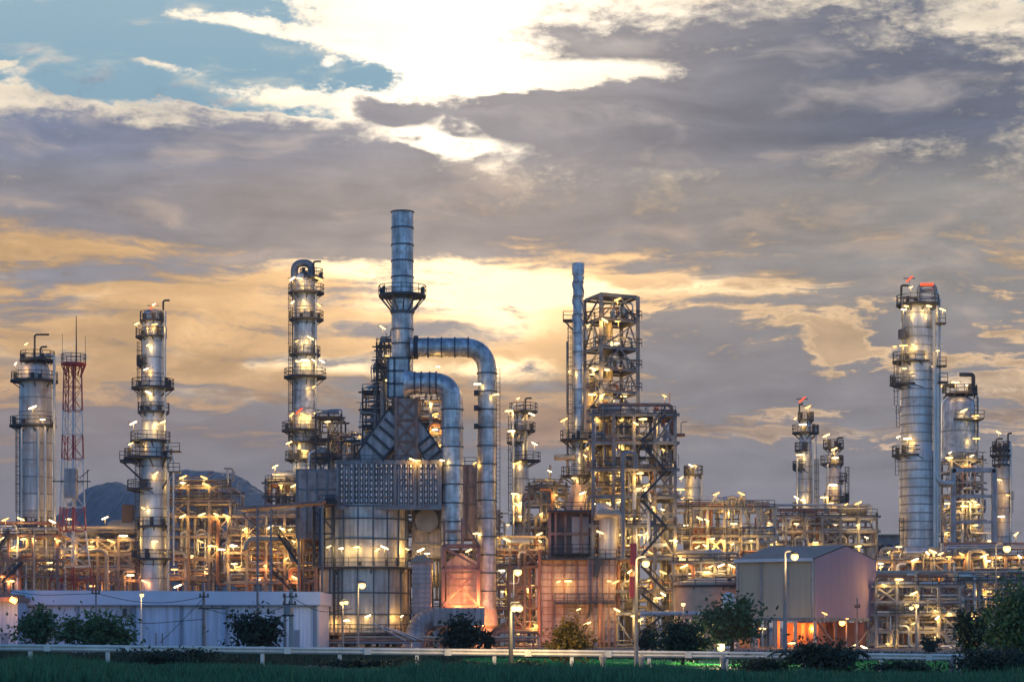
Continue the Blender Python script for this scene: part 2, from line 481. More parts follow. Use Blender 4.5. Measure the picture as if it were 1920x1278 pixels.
def lamp(parent, px, py, D, tilt=0, power=1.0, red=False, sc=1.0):
    global _lamp_me, _tube_me
    o_ = Vector(parent['_o'])
    if _lamp_me is None:
        a = link('lamp', _b, 'lamp_housing'); b = link('tube', _t, 'tube_warm'); _lamp_me, _tube_me = a.data, b.data
        bpy.data.objects.remove(a); bpy.data.objects.remove(b)
        m2 = _tube_me.copy(); m2.materials[0] = MAT['bulb_red']; lamp.red = m2
        m3 = _tube_me.copy(); m3.materials[0] = MAT['tube_amber']; m4 = _tube_me.copy(); m4.materials[0] = MAT['tube_pale']; lamp.kinds = [_tube_me, _tube_me, m3, m4]
    o = bpy.data.objects.new('lamp', _lamp_me); C.objects.link(o); o.parent = parent
    o.location = W(px, py, D) - o_; k = D / 290 * sc * random.choice((.5, .62, .75, .85, .95)); o.scale = (k, k, k)
    t = bpy.data.objects.new('tube', lamp.red if red else random.choice(lamp.kinds)); C.objects.link(t); t.parent = o
    t.rotation_euler = (0, R(-22 * tilt), R(random.uniform(-55, 55)))
    if red: o.scale = (D / 290,) * 3; t.rotation_euler = (0, R(-42 * tilt), 0)
    if not red and power > 0:
        warm = random.choice(((1.0, .58, .14), (1.0, .62, .18), (1.0, .54, .12)))
        if py > 1058 and px < 590: warm = (1.0, .36, .10)
        l = bpy.data.objects.new('lamp_glow', light_data('lamp_glow', LAMP_W * power, warm)); C.objects.link(l); l.parent = o
        l.location = (0, -.35, -.3)
    return o


def lamps(parent, crop, rows, D, power=1.0):
    """rows: (x, y, tilt) in the crop's pixels."""
    ox, oy, s = CR[crop]
    for r in rows:
        d = D + (r[3] if len(r) > 3 else 0)
        lamp(parent, ox + r[0] * s, oy + r[1] * s, d, r[2], power)


# ---------------------------------------------------------------- pieces shared by columns and frames
def handrail(mb, pts, closed=False, h=1.1, step=1.7, w=.085):
    pts = [Vector(p) for p in pts]
    if closed: pts.append(pts[0])
    up = Vector((0, 0, 1))
    for a, b in zip(pts, pts[1:]):
        n = max(1, round((b - a).length / step))
        for i in range(n + (0 if closed else 1)):
            p = a.lerp(b, i / n); mb.bar(p, p + up * h, w)
        for q in (h, h * .52): mb.bar(a + up * q, b + up * q, w)


def ring_platform(parent, cx, D, py, x0, x1, rbody, seg=None, rail=True, y_off=0.0):
    """A round gallery: slab, brackets and handrail, as the photograph's x-range."""
    x, z = WX((x0 + x1) / 2, D), WZ(py, D); r = M((x1 - x0) / 2, D); y = D + y_off; xb = WX(cx, D)
    mb = MB(); n = 20
    mb.lathe(x, y, [(z - .28, r), (z, r)], n, True, True)
    for k in range(8):
        a = 2 * math.pi * k / 8 + .2
        o = Vector((x + r * .93 * math.cos(a), y + r * .93 * math.sin(a), z - .25)); i = Vector((xb + rbody * math.cos(a), D + rbody * math.sin(a), z - .25 - max(.5, .75 * (r - rbody))))
        mb.bar(o, i, .13)
    p = link('platform', mb, 'dark_steel', parent)
    if rail:
        hb = MB(); k = 12
        handrail(hb, [(x + r * .97 * math.cos(2 * math.pi * i / k), y + r * .97 * math.sin(2 * math.pi * i / k), z) for i in range(k)], True, 1.15, 2.2)
        if random.random() < .8:   # gate posts, boxes and valves on the deck
            for _ in range(3):
                a = random.uniform(math.pi, 2 * math.pi); q = r * .8
                hb.box(x + q * math.cos(a) - .25, x + q * math.cos(a) + .25, y + q * math.sin(a) - .2, y + q * math.sin(a) + .2, z, z + random.uniform(.5, 1.3))
        link('handrail', hb, 'dark_steel', p)


def ladder(parent, px, py0, py1, D, cage=True):
    mb = MB(); x = WX(px, D); z0, z1 = WZ(py1, D), WZ(py0, D)
    for s_ in (-.25, .25): mb.bar((x + s_, D, z0), (x + s_, D, z1), .08)
    z = z0
    while z < z1:
        mb.bar((x - .25, D, z), (x + .25, D, z), .05); z += .6
    if cage:
        z = z0 + 2
        while z < z1:
            mb.tube([(x + .42 * math.cos(t), D - .42 * math.sin(t), z) for t in [math.pi * i / 5 for i in range(6)]], .04, 4); z += 1.3
        for t in (.6, 1.57, 2.5): mb.bar((x + .42 * math.cos(t), D - .42 * math.sin(t), z0 + 2), (x + .42 * math.cos(t), D - .42 * math.sin(t), z1), .05)
    link('ladder', mb, 'dark_steel', parent)


def riser(parent, pts, r, m='pipe_silver', n=8, rb=None, name='pipe'):
    mb = MB(); mb.tube(bend(pts, rb or max(.5, 3 * r)), r, n); return link(name, mb, m, parent)


def column(name, label, cx, D, prof, plats, pipes=(), ladders=(), m='cladding', band=30, top='dome', cat='column'):
    """A process column: banded shell, round galleries, riser pipes and caged ladders. prof: (py, half width px) top to bottom."""
    x = WX(cx, D)
    t = thing(name, label, cat, (x, D, 0))
    mb = MB(); pr = []
    low = prof + [(HOR + FP * EYE / D, prof[-1][1])]
    z, rr = WZ(prof[0][0], D), M(prof[0][1], D)
    pts = [(WZ(p, D), M(h, D)) for p, h in low][::-1]
    for (z0, r0), (z1, r1) in zip(pts, pts[1:]):
        pr.append((z0, r0)); L_ = z1 - z0; nb = int(L_ / M(band, D))
        for i in range(1, nb + 1):
            q = i / (nb + 1); zc = z0 + L_ * q; rc = r0 + (r1 - r0) * q
            pr += [(zc - .09, rc), (zc - .08, rc + .06, 1), (zc + .08, rc + .06, 1), (zc + .09, rc)]
    pr.append(pts[-1])
    if top == 'dome':
        for i in range(1, 7):
            a = i / 6 * math.pi / 2; pr.append((z + rr * .55 * math.sin(a), max(.02, rr * math.cos(a))))
    mb.lathe(x, D, pr, 28)
    link('shell', mb, [m, 'cladding_seam'], t)
    for p in plats:
        py, x0, x1 = p[:3]
        rb = 0
        for (a, ra), (b, rb_) in zip(low, low[1:]):
            if a <= py <= b: rb = ra + (rb_ - ra) * (py - a) / max(1, b - a)
        ring_platform(t, cx, D, py, x0, x1, M(rb or prof[0][1], D))
    for p in pipes:
        px, a, b, r = p[:4]; dd = p[4] if len(p) > 4 else -M(prof[-1][1], D) * .6; mm = p[5] if len(p) > 5 else 'pipe_silver'
        zt = WZ(a, D); xp = WX(px, D)
        riser(t, [(x, D, zt), (xp, D + dd, zt), (xp, D + dd, WZ(b, D))], M(r, D), mm)
    for l in ladders: ladder(t, l[0], l[1], l[2], D - M(prof[-1][1], D) * .7)
    return t


def davit(parent, px, py0, py1, px2, D, w=.14):
    mb = MB(); mb.tube(bend([W(px, py1, D), W(px, py0, D), W(px2, py0, D)], .4), w, 6)
    link('davit', mb, 'dark_steel', parent)
# ================================================================ THE SETTING
random.seed(7)


def gz(x, y):
    """Terrain height: the verge by the road tilts gently, the yard is level."""
    return -0.0105 * x * max(0.0, min(1.0, (165 - y) / 45))


_g = MB()
ys = [-40, 20, 50, 70, 85, 100, 112, 120, 130, 140, 150, 160, 170, 260, 420, 900, 2500, 9000]
xs = [-6000, -1500, -300, -120, -60, -40, -25, -12, 0, 12, 25, 40, 60, 120, 300, 1500, 6000]
_g._add([(x, y, gz(x if abs(x) < 130 else 0, y) ) for y in ys for x in xs],
        [(j * len(xs) + i, j * len(xs) + i + 1, (j + 1) * len(xs) + i + 1, (j + 1) * len(xs) + i) for j in range(len(ys) - 1) for i in range(len(xs) - 1)])
struct('ground', _g, 'plant_yard')

# lit lawn strip behind the guard rail
_g = MB(); nx, ny = 30, 8
_g._add([(-6 + 42 * i / nx, 103.5 + 44 * j / ny, gz(-6 + 42 * i / nx, 103.5 + 44 * j / ny) + .02) for j in range(ny + 1) for i in range(nx + 1)],
        [(j * (nx + 1) + i, j * (nx + 1) + i + 1, (j + 1) * (nx + 1) + i + 1, (j + 1) * (nx + 1) + i) for j in range(ny) for i in range(nx)])
struct('lawn', _g, 'lawn')


def blades(name, n, x0, x1, y0, y1, h0, h1, w, m, seed):
    """A stand of grass: n bent blades of two quads each, one mesh."""
    g = np.random.default_rng(seed)
    y = y0 + (y1 - y0) * g.random(n); x = x0 + (x1 - x0) * g.random(n)
    clump = .72 + .28 * np.sin(x * 1.7 + np.sin(y * .9) * 2) * np.sin(y * 1.3 + x * .4) + .22 * np.sin(x * .31 + 1.0) + .2 * np.sin(x * .83 + y * .2)
    h = (h0 + (h1 - h0) * g.random(n)) * clump; a = g.random(n) * 6.283
    z = -.0105 * x * np.clip((165 - y) / 45, 0, 1)
    cx, cy = np.cos(a) * w / 2, np.sin(a) * w / 2
    lx, ly = (g.random(n) - .45) * .5 * h, (g.random(n) - .5) * .4 * h
    v = np.empty((n, 6, 3), np.float32)
    for k, (t, ww) in enumerate(((0, 1.0), (.55, .8), (1, .08))):
        for q, sg in ((0, -1), (1, 1)):
            v[:, 2 * k + q, 0] = x + sg * cx * ww + lx * t * t; v[:, 2 * k + q, 1] = y + sg * cy * ww + ly * t * t; v[:, 2 * k + q, 2] = z + h * t - .02
    b = (np.arange(n) * 6)[:, None]
    f = np.concatenate([b + np.array([0, 1, 3, 2]), b + np.array([2, 3, 5, 4])], 1).reshape(-1)
    me = bpy.data.meshes.new(name); me.vertices.add(n * 6); me.vertices.foreach_set('co', v.reshape(-1))
    me.loops.add(len(f)); me.loops.foreach_set('vertex_index', f.astype(np.int32))
    me.polygons.add(n * 2); me.polygons.foreach_set('loop_start', np.arange(0, n * 8, 4, dtype=np.int32))
    me.update(calc_edges=True); me.materials.append(MAT[m])
    o = bpy.data.objects.new(name, me); C.objects.link(o); o['kind'] = 'stuff'
    o['label'] = 'tall dark teal grass filling the field before the guard rail'; return o


blades('grass', 90000, -24, 24, 59, 85, .30, .66, .042, 'grass_blade', 3)
blades('verge_grass', 30000, -27, 27, 85, 103, .08, .24, .04, 'grass_blade', 5)['label'] = 'short rough grass of the verge under the guard rail'
o = blades('lawn_grass', 26000, -4, 34, 103.5, 140, .08, .2, .07, 'lawn', 4); o['label'] = 'bright green floodlit lawn grass behind the guard rail'

blades('undergrowth', 26000, -42, -3, 104, 165, .25, .6, .14, 'leaf_dark', 6)['label'] = 'dark rough undergrowth between the road and the long shed'
blades('undergrowth', 9000, -3, 46, 141, 172, .25, .6, .14, 'leaf_dark', 8)['label'] = 'dark rough undergrowth beyond the lit lawn'

# hill far behind the plant
prof = [(-200, 1120), (60, 1060), (120, 1000), (150, 962), (175, 926), (200, 908), (222, 902), (242, 911), (262, 916), (300, 906), (330, 887), (355, 879), (380, 884), (410, 884), (440, 888), (470, 904), (490, 920), (505, 938), (530, 975), (580, 1030), (640, 1080), (760, 1130), (1000, 1165), (1700, 1180)]
HD = 3000.0; mb = MB(); pxs = list(np.arange(-200, 1700, 3.0)); rows = 25
top = np.interp(pxs, [p[0] for p in prof], [p[1] for p in prof])
vs = []
for j in range(rows):
    t = j / (rows - 1) * 2 - 1
    for i, p in enumerate(pxs):
        d = HD + t * 500; h = WZ(top[i], HD) * (math.cos(t * math.pi / 2) ** .8)
        bump = (random.random() * 4 + 1.2 * math.sin(p * .09 + j)) * (0.3 + .7 * (h > 10))
        vs.append((WX(p, HD) + random.uniform(-3, 3), d + random.uniform(-8, 8), max(-5, h + bump - 4)))
n = len(pxs)
mb._add(vs, [(j * n + i, j * n + i + 1, (j + 1) * n + i + 1, (j + 1) * n + i) for j in range(rows - 1) for i in range(n - 1)], False)
struct('hill', mb, 'hill_wood_hazed')

# ---------------------------------------------------------------- guard rail along the road
GD = 100.0


def railz(x): return gz(x, GD) + .78


gr = thing('guard_rail', 'galvanised W-beam guard rail on posts running behind the tall grass', 'guard rail', (0, GD, 0))
mb = MB(); xs_ = [WX(-60 + 30 * i, GD) for i in range(69)]
sec = [(-.00, .16), (.05, .13), (.09, .08), (.05, .03), (.0, 0), (.05, -.03), (.09, -.08), (.05, -.13), (0, -.16)]
vs = [(x, GD - .12 - a, railz(x) + b) for x in xs_ for a, b in sec]; k = len(sec)
mb._add(vs, [(i * k + j, (i + 1) * k + j, (i + 1) * k + j + 1, i * k + j + 1) for i in range(len(xs_) - 1) for j in range(k - 1)], True)
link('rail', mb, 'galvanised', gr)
for i in range(0, 68, 5):
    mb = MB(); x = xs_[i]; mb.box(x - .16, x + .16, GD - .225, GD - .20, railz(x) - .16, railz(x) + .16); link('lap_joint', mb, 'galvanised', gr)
px = 57
while px < 1960:
    x = WX(px, GD); mb = MB(); w = .085
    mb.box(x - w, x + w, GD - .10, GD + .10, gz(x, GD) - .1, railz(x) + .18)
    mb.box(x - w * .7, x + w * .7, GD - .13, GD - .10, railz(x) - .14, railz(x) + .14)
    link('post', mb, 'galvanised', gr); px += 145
# stout concrete marker posts in front of the rail
for k, (px, lab) in enumerate(((1130, 'stout pale concrete marker post at the guard rail beside the leaning amber-leaved tree'), (1203, 'stout pale concrete marker post at the foot of the tall street lamp pole'),
                               (1785, 'pale concrete marker post in the shrubs under the big dark tree'), (1356, 'short concrete marker post beneath the bright ground floodlight'))):
    x = WX(px, GD - 2); mb = MB(); z = gz(x, GD - 2)
    mb.lathe(x, GD - 2, [(z - .1, .13), (z + .42, .11), (z + .58, .17), (z + .66, .17), (z + .78, .06)], 8)
    single('marker_post', mb, 'concrete', lab, 'marker post', (x, GD - 2, z), 'concrete marker posts')


# ---------------------------------------------------------------- trees and shrubs
def leaves(n, cen, rad, size, seed, aspect=.45, droop=.3):
    """n leaf quads gathered in clumps through an uneven crown; returns verts, faces."""
    g = np.random.default_rng(seed)
    nc = max(10, n // 75)
    u = g.normal(size=(nc, 3)); u /= np.linalg.norm(u, axis=1)[:, None]
    cc = u * (g.random((nc, 1)) ** .45) * np.array(rad) * (0.55 + .62 * g.random((nc, 1)))
    w = g.integers(0, nc, n)
    spread = (.10 + .26 * g.random((nc, 1)) ** 1.5)[w] * np.array(rad) * 1.1
    p = cc[w] + g.normal(size=(n, 3)) * spread
    p = p + np.array(cen)
    d = g.normal(size=(n, 3)); d[:, 2] -= droop; d /= np.linalg.norm(d, axis=1)[:, None]
    e = np.cross(d, g.normal(size=(n, 3))); e /= np.linalg.norm(e, axis=1)[:, None]
    L_ = size * (.6 + .8 * g.random((n, 1))); a = d * L_ * .5; b = e * L_ * aspect * .5
    v = np.stack([p - a, p + b, p + a, p - b], 1).reshape(-1, 3)
    f = np.arange(4 * n).reshape(n, 4)
    return v, f, cc + np.array(cen)


def foliage(name, v, f, m, parent):
    o_ = Vector(parent['_o'])
    me = bpy.data.meshes.new(name); me.from_pydata((v - np.array(o_)).tolist(), [], f.tolist()); me.materials.append(MAT[m])
    o = bpy.data.objects.new(name, me); C.objects.link(o); o.parent = parent; return o


def tree(name, label, px, top, w, D, m, n=2600, size=.34, seed=1, cat='tree', low=None, group=None, lean=0):
    """Tapered trunk, limbs to the leaf clumps, uneven crown."""
    x = WX(px, D); z0 = gz(x, D); zt = WZ(top, D); rw = M(w / 2, D); H = zt - z0
    cb = z0 + H * (low if low is not None else .12); rz = (zt - cb) / 2 * .86
    t = thing(name, label, cat, (x, D, z0), group)
    v, f, cc = leaves(n, (x + lean, D, cb + rz * 1.06), (rw * .86, rw * .8, rz), size, seed)
    v[:, 2] = np.maximum(v[:, 2], z0 + .02)
    foliage('crown', v, f, m, t)
    mb = MB(); r = max(.05, H * .028); fork = Vector((x + lean * .5, D, z0 + H * .42))
    mb.tube([(x, D, z0 - .1), (x + lean * .25 + r * .4, D, z0 + H * .2), fork], [r * 1.3, r, r * .75], 7)
    for c in cc[:14]:
        c = Vector(c); mid = fork.lerp(c, .5) + Vector((0, 0, -.05 * H)); mb.tube([fork, mid, c], [r * .6, r * .35, r * .12], 5)
    link('trunk', mb, 'bark', t)
    return t


def shrub(label, px, top, w, D, m, n=1100, size=.3, seed=1, fronds=0):
    x = WX(px, D); z0 = gz(x, D); zt = WZ(top, D); rw = M(w / 2, D); H = max(.4, zt - z0)
    t = thing('shrub', label, 'shrub', (x, D, z0), 'shrubs along the guard rail')
    v, f, cc = leaves(n, (x, D, z0 + H * .45), (rw * .9, min(rw, 2.2) * .8, H * .5), size, seed, .4)
    v[:, 2] = np.maximum(v[:, 2], z0 + .01)
    foliage('foliage', v, f, m, t)
    mb = MB(); g = random.Random(seed)
    for c in cc[:12]: mb.tube([(x + (c[0] - x) * .4, D, z0 - .05), tuple(c)], [.03, .01], 4)
    link('stem', mb, 'bark', t)
    if fronds:
        mb = MB()
        for k in range(fronds):
            bx = x + g.uniform(-.75, .75) * rw; a = g.uniform(0, 6.28); L_ = g.uniform(.7, 1.25) * H * .9
            pts = [Vector((bx + math.cos(a) * L_ * .75 * q, D + math.sin(a) * L_ * .5 * q, z0 + H * .35 + L_ * (1.0 * q - .85 * q * q))) for q in (0, .25, .5, .75, 1)]
            for p, q in zip(pts, pts[1:]):
                d = (q - p); s_ = d.cross(Vector((0, 0, 1))).normalized() * .16
                for sg in (-1, 1):
                    mb._add([tuple(p), tuple(q), tuple(q + s_ * sg - Vector((0, 0, .10))), tuple(p + s_ * sg - Vector((0, 0, .10)))], [(0, 1, 2, 3)])
        link('frond_foliage', mb, m, t)
    return t


tree('tree', 'loose airy green tree before the small white gatehouse', 66, 1128, 100, 172, 'leaf_green', 2400, .42, 11)
tree('tree', 'broad bushy green tree before the long white shed', 182, 1140, 140, 165, 'leaf_green', 4200, .42, 12, low=.02)
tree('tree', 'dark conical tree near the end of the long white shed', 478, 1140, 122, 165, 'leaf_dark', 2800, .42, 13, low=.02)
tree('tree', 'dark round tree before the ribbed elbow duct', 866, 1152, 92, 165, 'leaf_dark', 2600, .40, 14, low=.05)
tree('tree', 'narrow dark sapling beside the flared foot of the tall duct', 913, 1172, 30, 165, 'leaf_dark', 500, .34, 15, low=.05)
tree('tree', 'amber-leaved tree leaning over the guard rail', 1060, 1150, 96, 102, 'leaf_autumn', 2600, .20, 16, low=.08)
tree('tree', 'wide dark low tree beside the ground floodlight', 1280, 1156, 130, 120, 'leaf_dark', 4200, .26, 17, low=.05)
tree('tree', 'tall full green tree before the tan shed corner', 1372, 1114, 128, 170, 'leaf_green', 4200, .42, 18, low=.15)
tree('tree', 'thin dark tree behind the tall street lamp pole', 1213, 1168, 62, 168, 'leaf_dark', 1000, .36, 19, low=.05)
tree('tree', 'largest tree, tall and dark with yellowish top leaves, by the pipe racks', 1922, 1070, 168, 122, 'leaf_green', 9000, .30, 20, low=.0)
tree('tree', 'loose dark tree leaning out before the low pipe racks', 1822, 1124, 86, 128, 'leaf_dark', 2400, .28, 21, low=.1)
tree('tree', 'tiny dark tree in the yard before the low pipe racks', 1747, 1190, 46, 200, 'leaf_dark', 600, .4, 22, low=.0)
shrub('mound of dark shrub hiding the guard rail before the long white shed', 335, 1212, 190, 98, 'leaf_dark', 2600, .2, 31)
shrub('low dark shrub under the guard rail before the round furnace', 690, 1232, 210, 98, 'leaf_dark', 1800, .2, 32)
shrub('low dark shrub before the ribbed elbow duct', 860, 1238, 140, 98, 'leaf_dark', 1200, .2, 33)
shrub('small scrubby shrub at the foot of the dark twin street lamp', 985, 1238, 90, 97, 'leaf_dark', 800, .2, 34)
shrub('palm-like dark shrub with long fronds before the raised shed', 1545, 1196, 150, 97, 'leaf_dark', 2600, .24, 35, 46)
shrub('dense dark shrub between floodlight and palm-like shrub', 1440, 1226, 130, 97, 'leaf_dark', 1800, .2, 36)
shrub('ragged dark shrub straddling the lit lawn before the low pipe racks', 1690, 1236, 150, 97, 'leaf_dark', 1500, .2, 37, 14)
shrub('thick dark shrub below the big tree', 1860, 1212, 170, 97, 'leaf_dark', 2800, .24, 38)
# ================================================================ CENTRE: round furnace, flue ducts, main stack
random.seed(21)
FD = 290.0
# --- round furnace
x = WX(684, FD); r = M(85, FD); ru = M(80, FD)
fz = lambda p: WZ(p, FD)
t = thing('round_furnace', 'squat round steel furnace with a walkway ring at mid height', 'furnace', (x, FD, 0))
mb = MB(); mb.lathe(x, FD, [(fz(1188), r), (fz(1063), r), (fz(1062), ru), (fz(949), ru)], 48, True, True)
link('shell', mb, 'furnace_shell', t)
mb = MB()
for rr, a, b in ((r, 1188, 1064), (ru, 1062, 950)):
    for k in range(18):
        th = 2 * math.pi * (k + .25) / 18; cx_, cy_ = x + (rr + .06) * math.cos(th), FD + (rr + .06) * math.sin(th)
        mb.bar((cx_, cy_, fz(a)), (cx_, cy_, fz(b)), .16)
for py in (952, 975, 1012, 1112, 1152, 1186):
    rr = ru if py < 1060 else r
    mb.lathe(x, FD, [(fz(py) - .1, rr), (fz(py) - .1, rr + .17), (fz(py) + .1, rr + .17), (fz(py) + .1, rr)], 48, False)
link('stiffener_rib', mb, 'duct_flange', t)
ring_platform(t, 684, FD, 1064, 586, 782, r)
ring_platform(t, 684, FD, 1186, 592, 776, r * .9)
for k in range(12):
    th = 2 * math.pi * k / 12; mb = MB(); mb.box(x + r * .9 * math.cos(th) - .3, x + r * .9 * math.cos(th) + .3, FD + r * .9 * math.sin(th) - .3, FD + r * .9 * math.sin(th) + .3, -.2, fz(1190))
    link('leg', mb, 'warm_steel', t)
for k in range(9):
    mb = MB(); th = math.pi + math.pi * (k + .5) / 9; c_, s_ = math.cos(th), math.sin(th)
    mb.tube([(x + r * .62 * c_, FD + r * .62 * s_, fz(1190)), (x + r * .62 * c_, FD + r * .62 * s_, .7)], .35, 8); link('burner', mb, 'brick_dark', t)
riser(t, [(x - r - .5, FD - 2.5, fz(950)), (x - r - .5, FD - 2.5, fz(1063))], .22, 'dark_steel')
riser(t, [(x - r - .1, FD - 4.0, fz(1066)), (x - r - .1, FD - 4.0, .5)], .25, 'pipe_rust')
riser(t, [(x - r * .6, FD - r * .95, fz(950)), (x - r * .6, FD - r * .95, fz(1188))], .16, 'dark_steel')
ladder(t, 604, 955, 1062, FD - 3.4); ladder(t, 630, 1066, 1186, FD - 6.0)
lamps(t, 4, [(602, 502, 1, -6.2), (672, 512, 0, -6.9), (920, 508, -1, -7.0), (880, 520, 1, -7.0), (1050, 517, -1, -2.6), (825, 900, 1, -7.4), (1020, 900, 1, -4.8), (592, 932, 0, -5.2), (760, 505, 0, -6.9), (700, 925, 0, -7.2)], FD, .9)

# --- convection bank on top of the furnace, its header grid facing out
t = thing('convection_bank', 'boxy convection bank with rows of pale tube bends above the round furnace', 'heat exchanger', (WX(728, FD), FD, 0))
y0 = FD - 5.5; bx = lambda p: WX(p, y0); bz = lambda p: WZ(p, y0)
mb = MB(); mb.box(bx(633), bx(826), y0 + .4, FD + 5, bz(949), bz(868)); link('casing', mb, 'panel_grey', t)
mb = MB()
for px in (633, 662, 700, 741, 779, 786, 826): mb.bar((bx(px), y0 + .2, bz(953)), (bx(px), y0 + .2, bz(866)), .30, .5)
for py in (866, 951): mb.bar((bx(630), y0 + .2, bz(py)), (bx(829), y0 + .2, bz(py)), .4, .55)
link('frame', mb, 'grey_steel', t)
mb = MB()
for px in np.arange(638, 824, 4.65):
    if min(abs(px - q) for q in (633, 662, 700, 741, 779, 786, 826)) > 3: mb.bar((bx(px), y0 + .3, bz(948)), (bx(px), y0 + .3, bz(869)), .07, .12)
link('tube_grid_rib', mb, 'dark_steel', t)
mb = MB()
for px in np.arange(640.5, 824, 9.3):
    if 742 < px < 750 or 776 < px < 788: continue
    for py in np.arange(873, 948, 10.8):
        if random.random() < .05: continue
        a, b = bz(py + 3.4), bz(py - 3.2)
        mb.tube([(bx(px), y0 + .3, a), (bx(px), y0 - .05, a + .12), (bx(px), y0 - .05, b - .12), (bx(px), y0 + .3, b)], .13, 6)
mb.m = 1; mb.box(bx(636), bx(824), y0 + .33, y0 + .39, bz(948), bz(869)); link('tube_bend_grid', mb, ['header_tube', 'bank_plate'], t)
for a, b in ((744, 776), (789, 800)):
    mb = MB(); mb.box(bx(a), bx(b), y0 + .34, y0 + .5, bz(947), bz(871)); link('access_panel', mb, 'panel_pink', t)
mb = MB(); handrail(mb, [(bx(633), y0, bz(866)), (bx(826), y0, bz(866))], False, .9, 1.5); link('handrail', mb, 'dark_steel', t)
lamps(t, 4, [(1250, 8, 0), (1085, 6, -1), (1110, 10, 0), (1442, 427, 0, 6), (1437, 25, 1, 6)], FD - 6.0, .6)

# wing housings either side of the bank
for lab, a, b, c, d, D_, m in (('plain pinkish grey flue housing beside the tube-bend bank and behind the orange canopy', 556, 633, 880, 1010, 296, 'panel_pink'),
                               ('brownish flue housing behind the two big vertical ducts', 829, 893, 872, 1010, 298, 'panel_pink')):
    t = thing('flue_housing', lab, 'housing', (WX((a + b) / 2, D_), D_, 0), 'flue housings')
    mb = MB(); mb.box(WX(a, D_), WX(b, D_), D_, D_ + 7, WZ(d, D_), WZ(c, D_)); link('casing', mb, m, t)
    mb = MB()
    for k in range(5):
        px = a + (b - a) * k / 4; mb.bar((WX(px, D_), D_ - .05, WZ(d, D_)), (WX(px, D_), D_ - .05, WZ(c - 1, D_)), .22)
    for py in (c, (c + 945) / 2 + 4, 945): mb.bar((WX(a, D_), D_ - .05, WZ(py, D_)), (WX(b, D_), D_ - .05, WZ(py, D_)), .2)
    link('rib', mb, 'grey_steel', t)
    for px in (a + 4, b - 4):
        mb = MB(); mb.box(WX(px, D_) - .25, WX(px, D_) + .25, D_ + 1, D_ + 1.5, 0, WZ(d, D_)); link('leg', mb, 'warm_steel', t)
    mb = MB(); handrail(mb, [(WX(a, D_), D_, WZ(c, D_)), (WX(b, D_), D_, WZ(c, D_))]); link('handrail', mb, 'dark_steel', t)

# --- main stack
SD = 292.0; x = WX(754.5, SD); sr = M(20.5, SD); sz = lambda p: WZ(p, SD)
t = thing('main_stack', 'tallest blue-grey round chimney with a flared gallery', 'chimney', (x, SD, 0))
pr = [(sz(745), sr * .96)]
for py in (700, 672, 645, 618, 588, 560, 520, 490, 460, 428):
    z = sz(py); pr += [(z - .12, sr), (z - .1, sr + .09, 1), (z + .1, sr + .09, 1), (z + .12, sr)]
pr += [(sz(400), sr), (sz(400) + .05, sr + .14, 1), (sz(397), sr + .14), (sz(397), sr * .86), (sz(415), sr * .86)]
mb = MB(); mb.lathe(x, SD, pr, 36, True); link('shaft', mb, ['duct', 'duct_flange'], t)
mb = MB(); z = sz(553); rp = M(44.5, SD)
mb.lathe(x, SD, [(z - .3, sr), (z - .3, rp), (z, rp), (z, sr)], 24, False); link('platform', mb, 'dark_steel', t)
hb = MB(); handrail(hb, [(x + rp * math.cos(k * math.pi / 8), SD + rp * math.sin(k * math.pi / 8), z) for k in range(16)], True, 1.2, 9)
for k in (3, 6, 10, 13): hb.box(x + rp * math.cos(k) * .9 - .2, x + rp * math.cos(k) * .9 + .2, SD + rp * math.sin(k) * .9 - .2, SD + rp * math.sin(k) * .9 + .2, z, z + 1.0)
link('handrail', hb, 'dark_steel', t)
mb = MB()
for k in range(12):
    a = k * math.pi / 6 + .13; mb.bar((x + rp * .97 * math.cos(a), SD + rp * .97 * math.sin(a), z - .3), (x + sr * math.cos(a), SD + sr * math.sin(a), sz(584)), .17)
mb.lathe(x, SD, [(sz(586), sr), (sz(586), sr + .2), (sz(583), sr + .2), (sz(583), sr)], 24, False)
link('bracket_frame', mb, 'duct_flange', t)
mb = MB(); yb = SD - sr - .4
mb.box(WX(729, SD), WX(768, SD), yb, SD + sr, sz(747), sz(674)); link('flue_box', mb, 'duct', t)
mb = MB()
for px in (729, 741, 768): mb.bar((WX(px, SD), yb - .05, sz(748)), (WX(px, SD), yb - .05, sz(673)), .28)
for py in (674, 698, 722, 747): mb.bar((WX(727, SD), yb - .06, sz(py)), (WX(770, SD), yb - .06, sz(py)), .26)
link('flue_box_rib', mb, 'duct_flange', t)
lamps(t, 3, [(843, 468, -1, -1), (1160, 690, 0)], SD - 2, .6)
# breeching legs and the clad support tower under the stack
PD = SD - 3.2; P_ = lambda a, b: (WX(a, PD), WZ(b, PD))
for side, poly, ribs in (('a', [(729, 768), (743, 783), (743, 832), (713, 868), (676, 868), (674, 846)], [((688, 830), (722, 862)), ((700, 815), (734, 846)), ((712, 800), (742, 826)), ((722, 786), (742, 804))]),
                         ('b', [(782, 783), (796, 800), (832, 852), (832, 868), (800, 868), (782, 832)], [((826, 846), (803, 866)), ((817, 832), (792, 852)), ((808, 818), (785, 836))])):
    mb = MB(); mb.prism([P_(*q) for q in poly], PD - 1.0, PD + 6); link('flue_leg', mb, 'panel_grey', t)
    mb = MB()
    for p, q in ribs: mb.bar((*P_(*p)[:1], PD - 1.1, P_(*p)[1]), (P_(*q)[0], PD - 1.1, P_(*q)[1]), .34)
    for p, q in zip(poly, poly[1:] + poly[:1]): mb.bar((P_(*p)[0], PD - 1.05, P_(*p)[1]), (P_(*q)[0], PD - 1.05, P_(*q)[1]), .22)
    link('flue_leg_rib', mb, 'dark_steel', t)
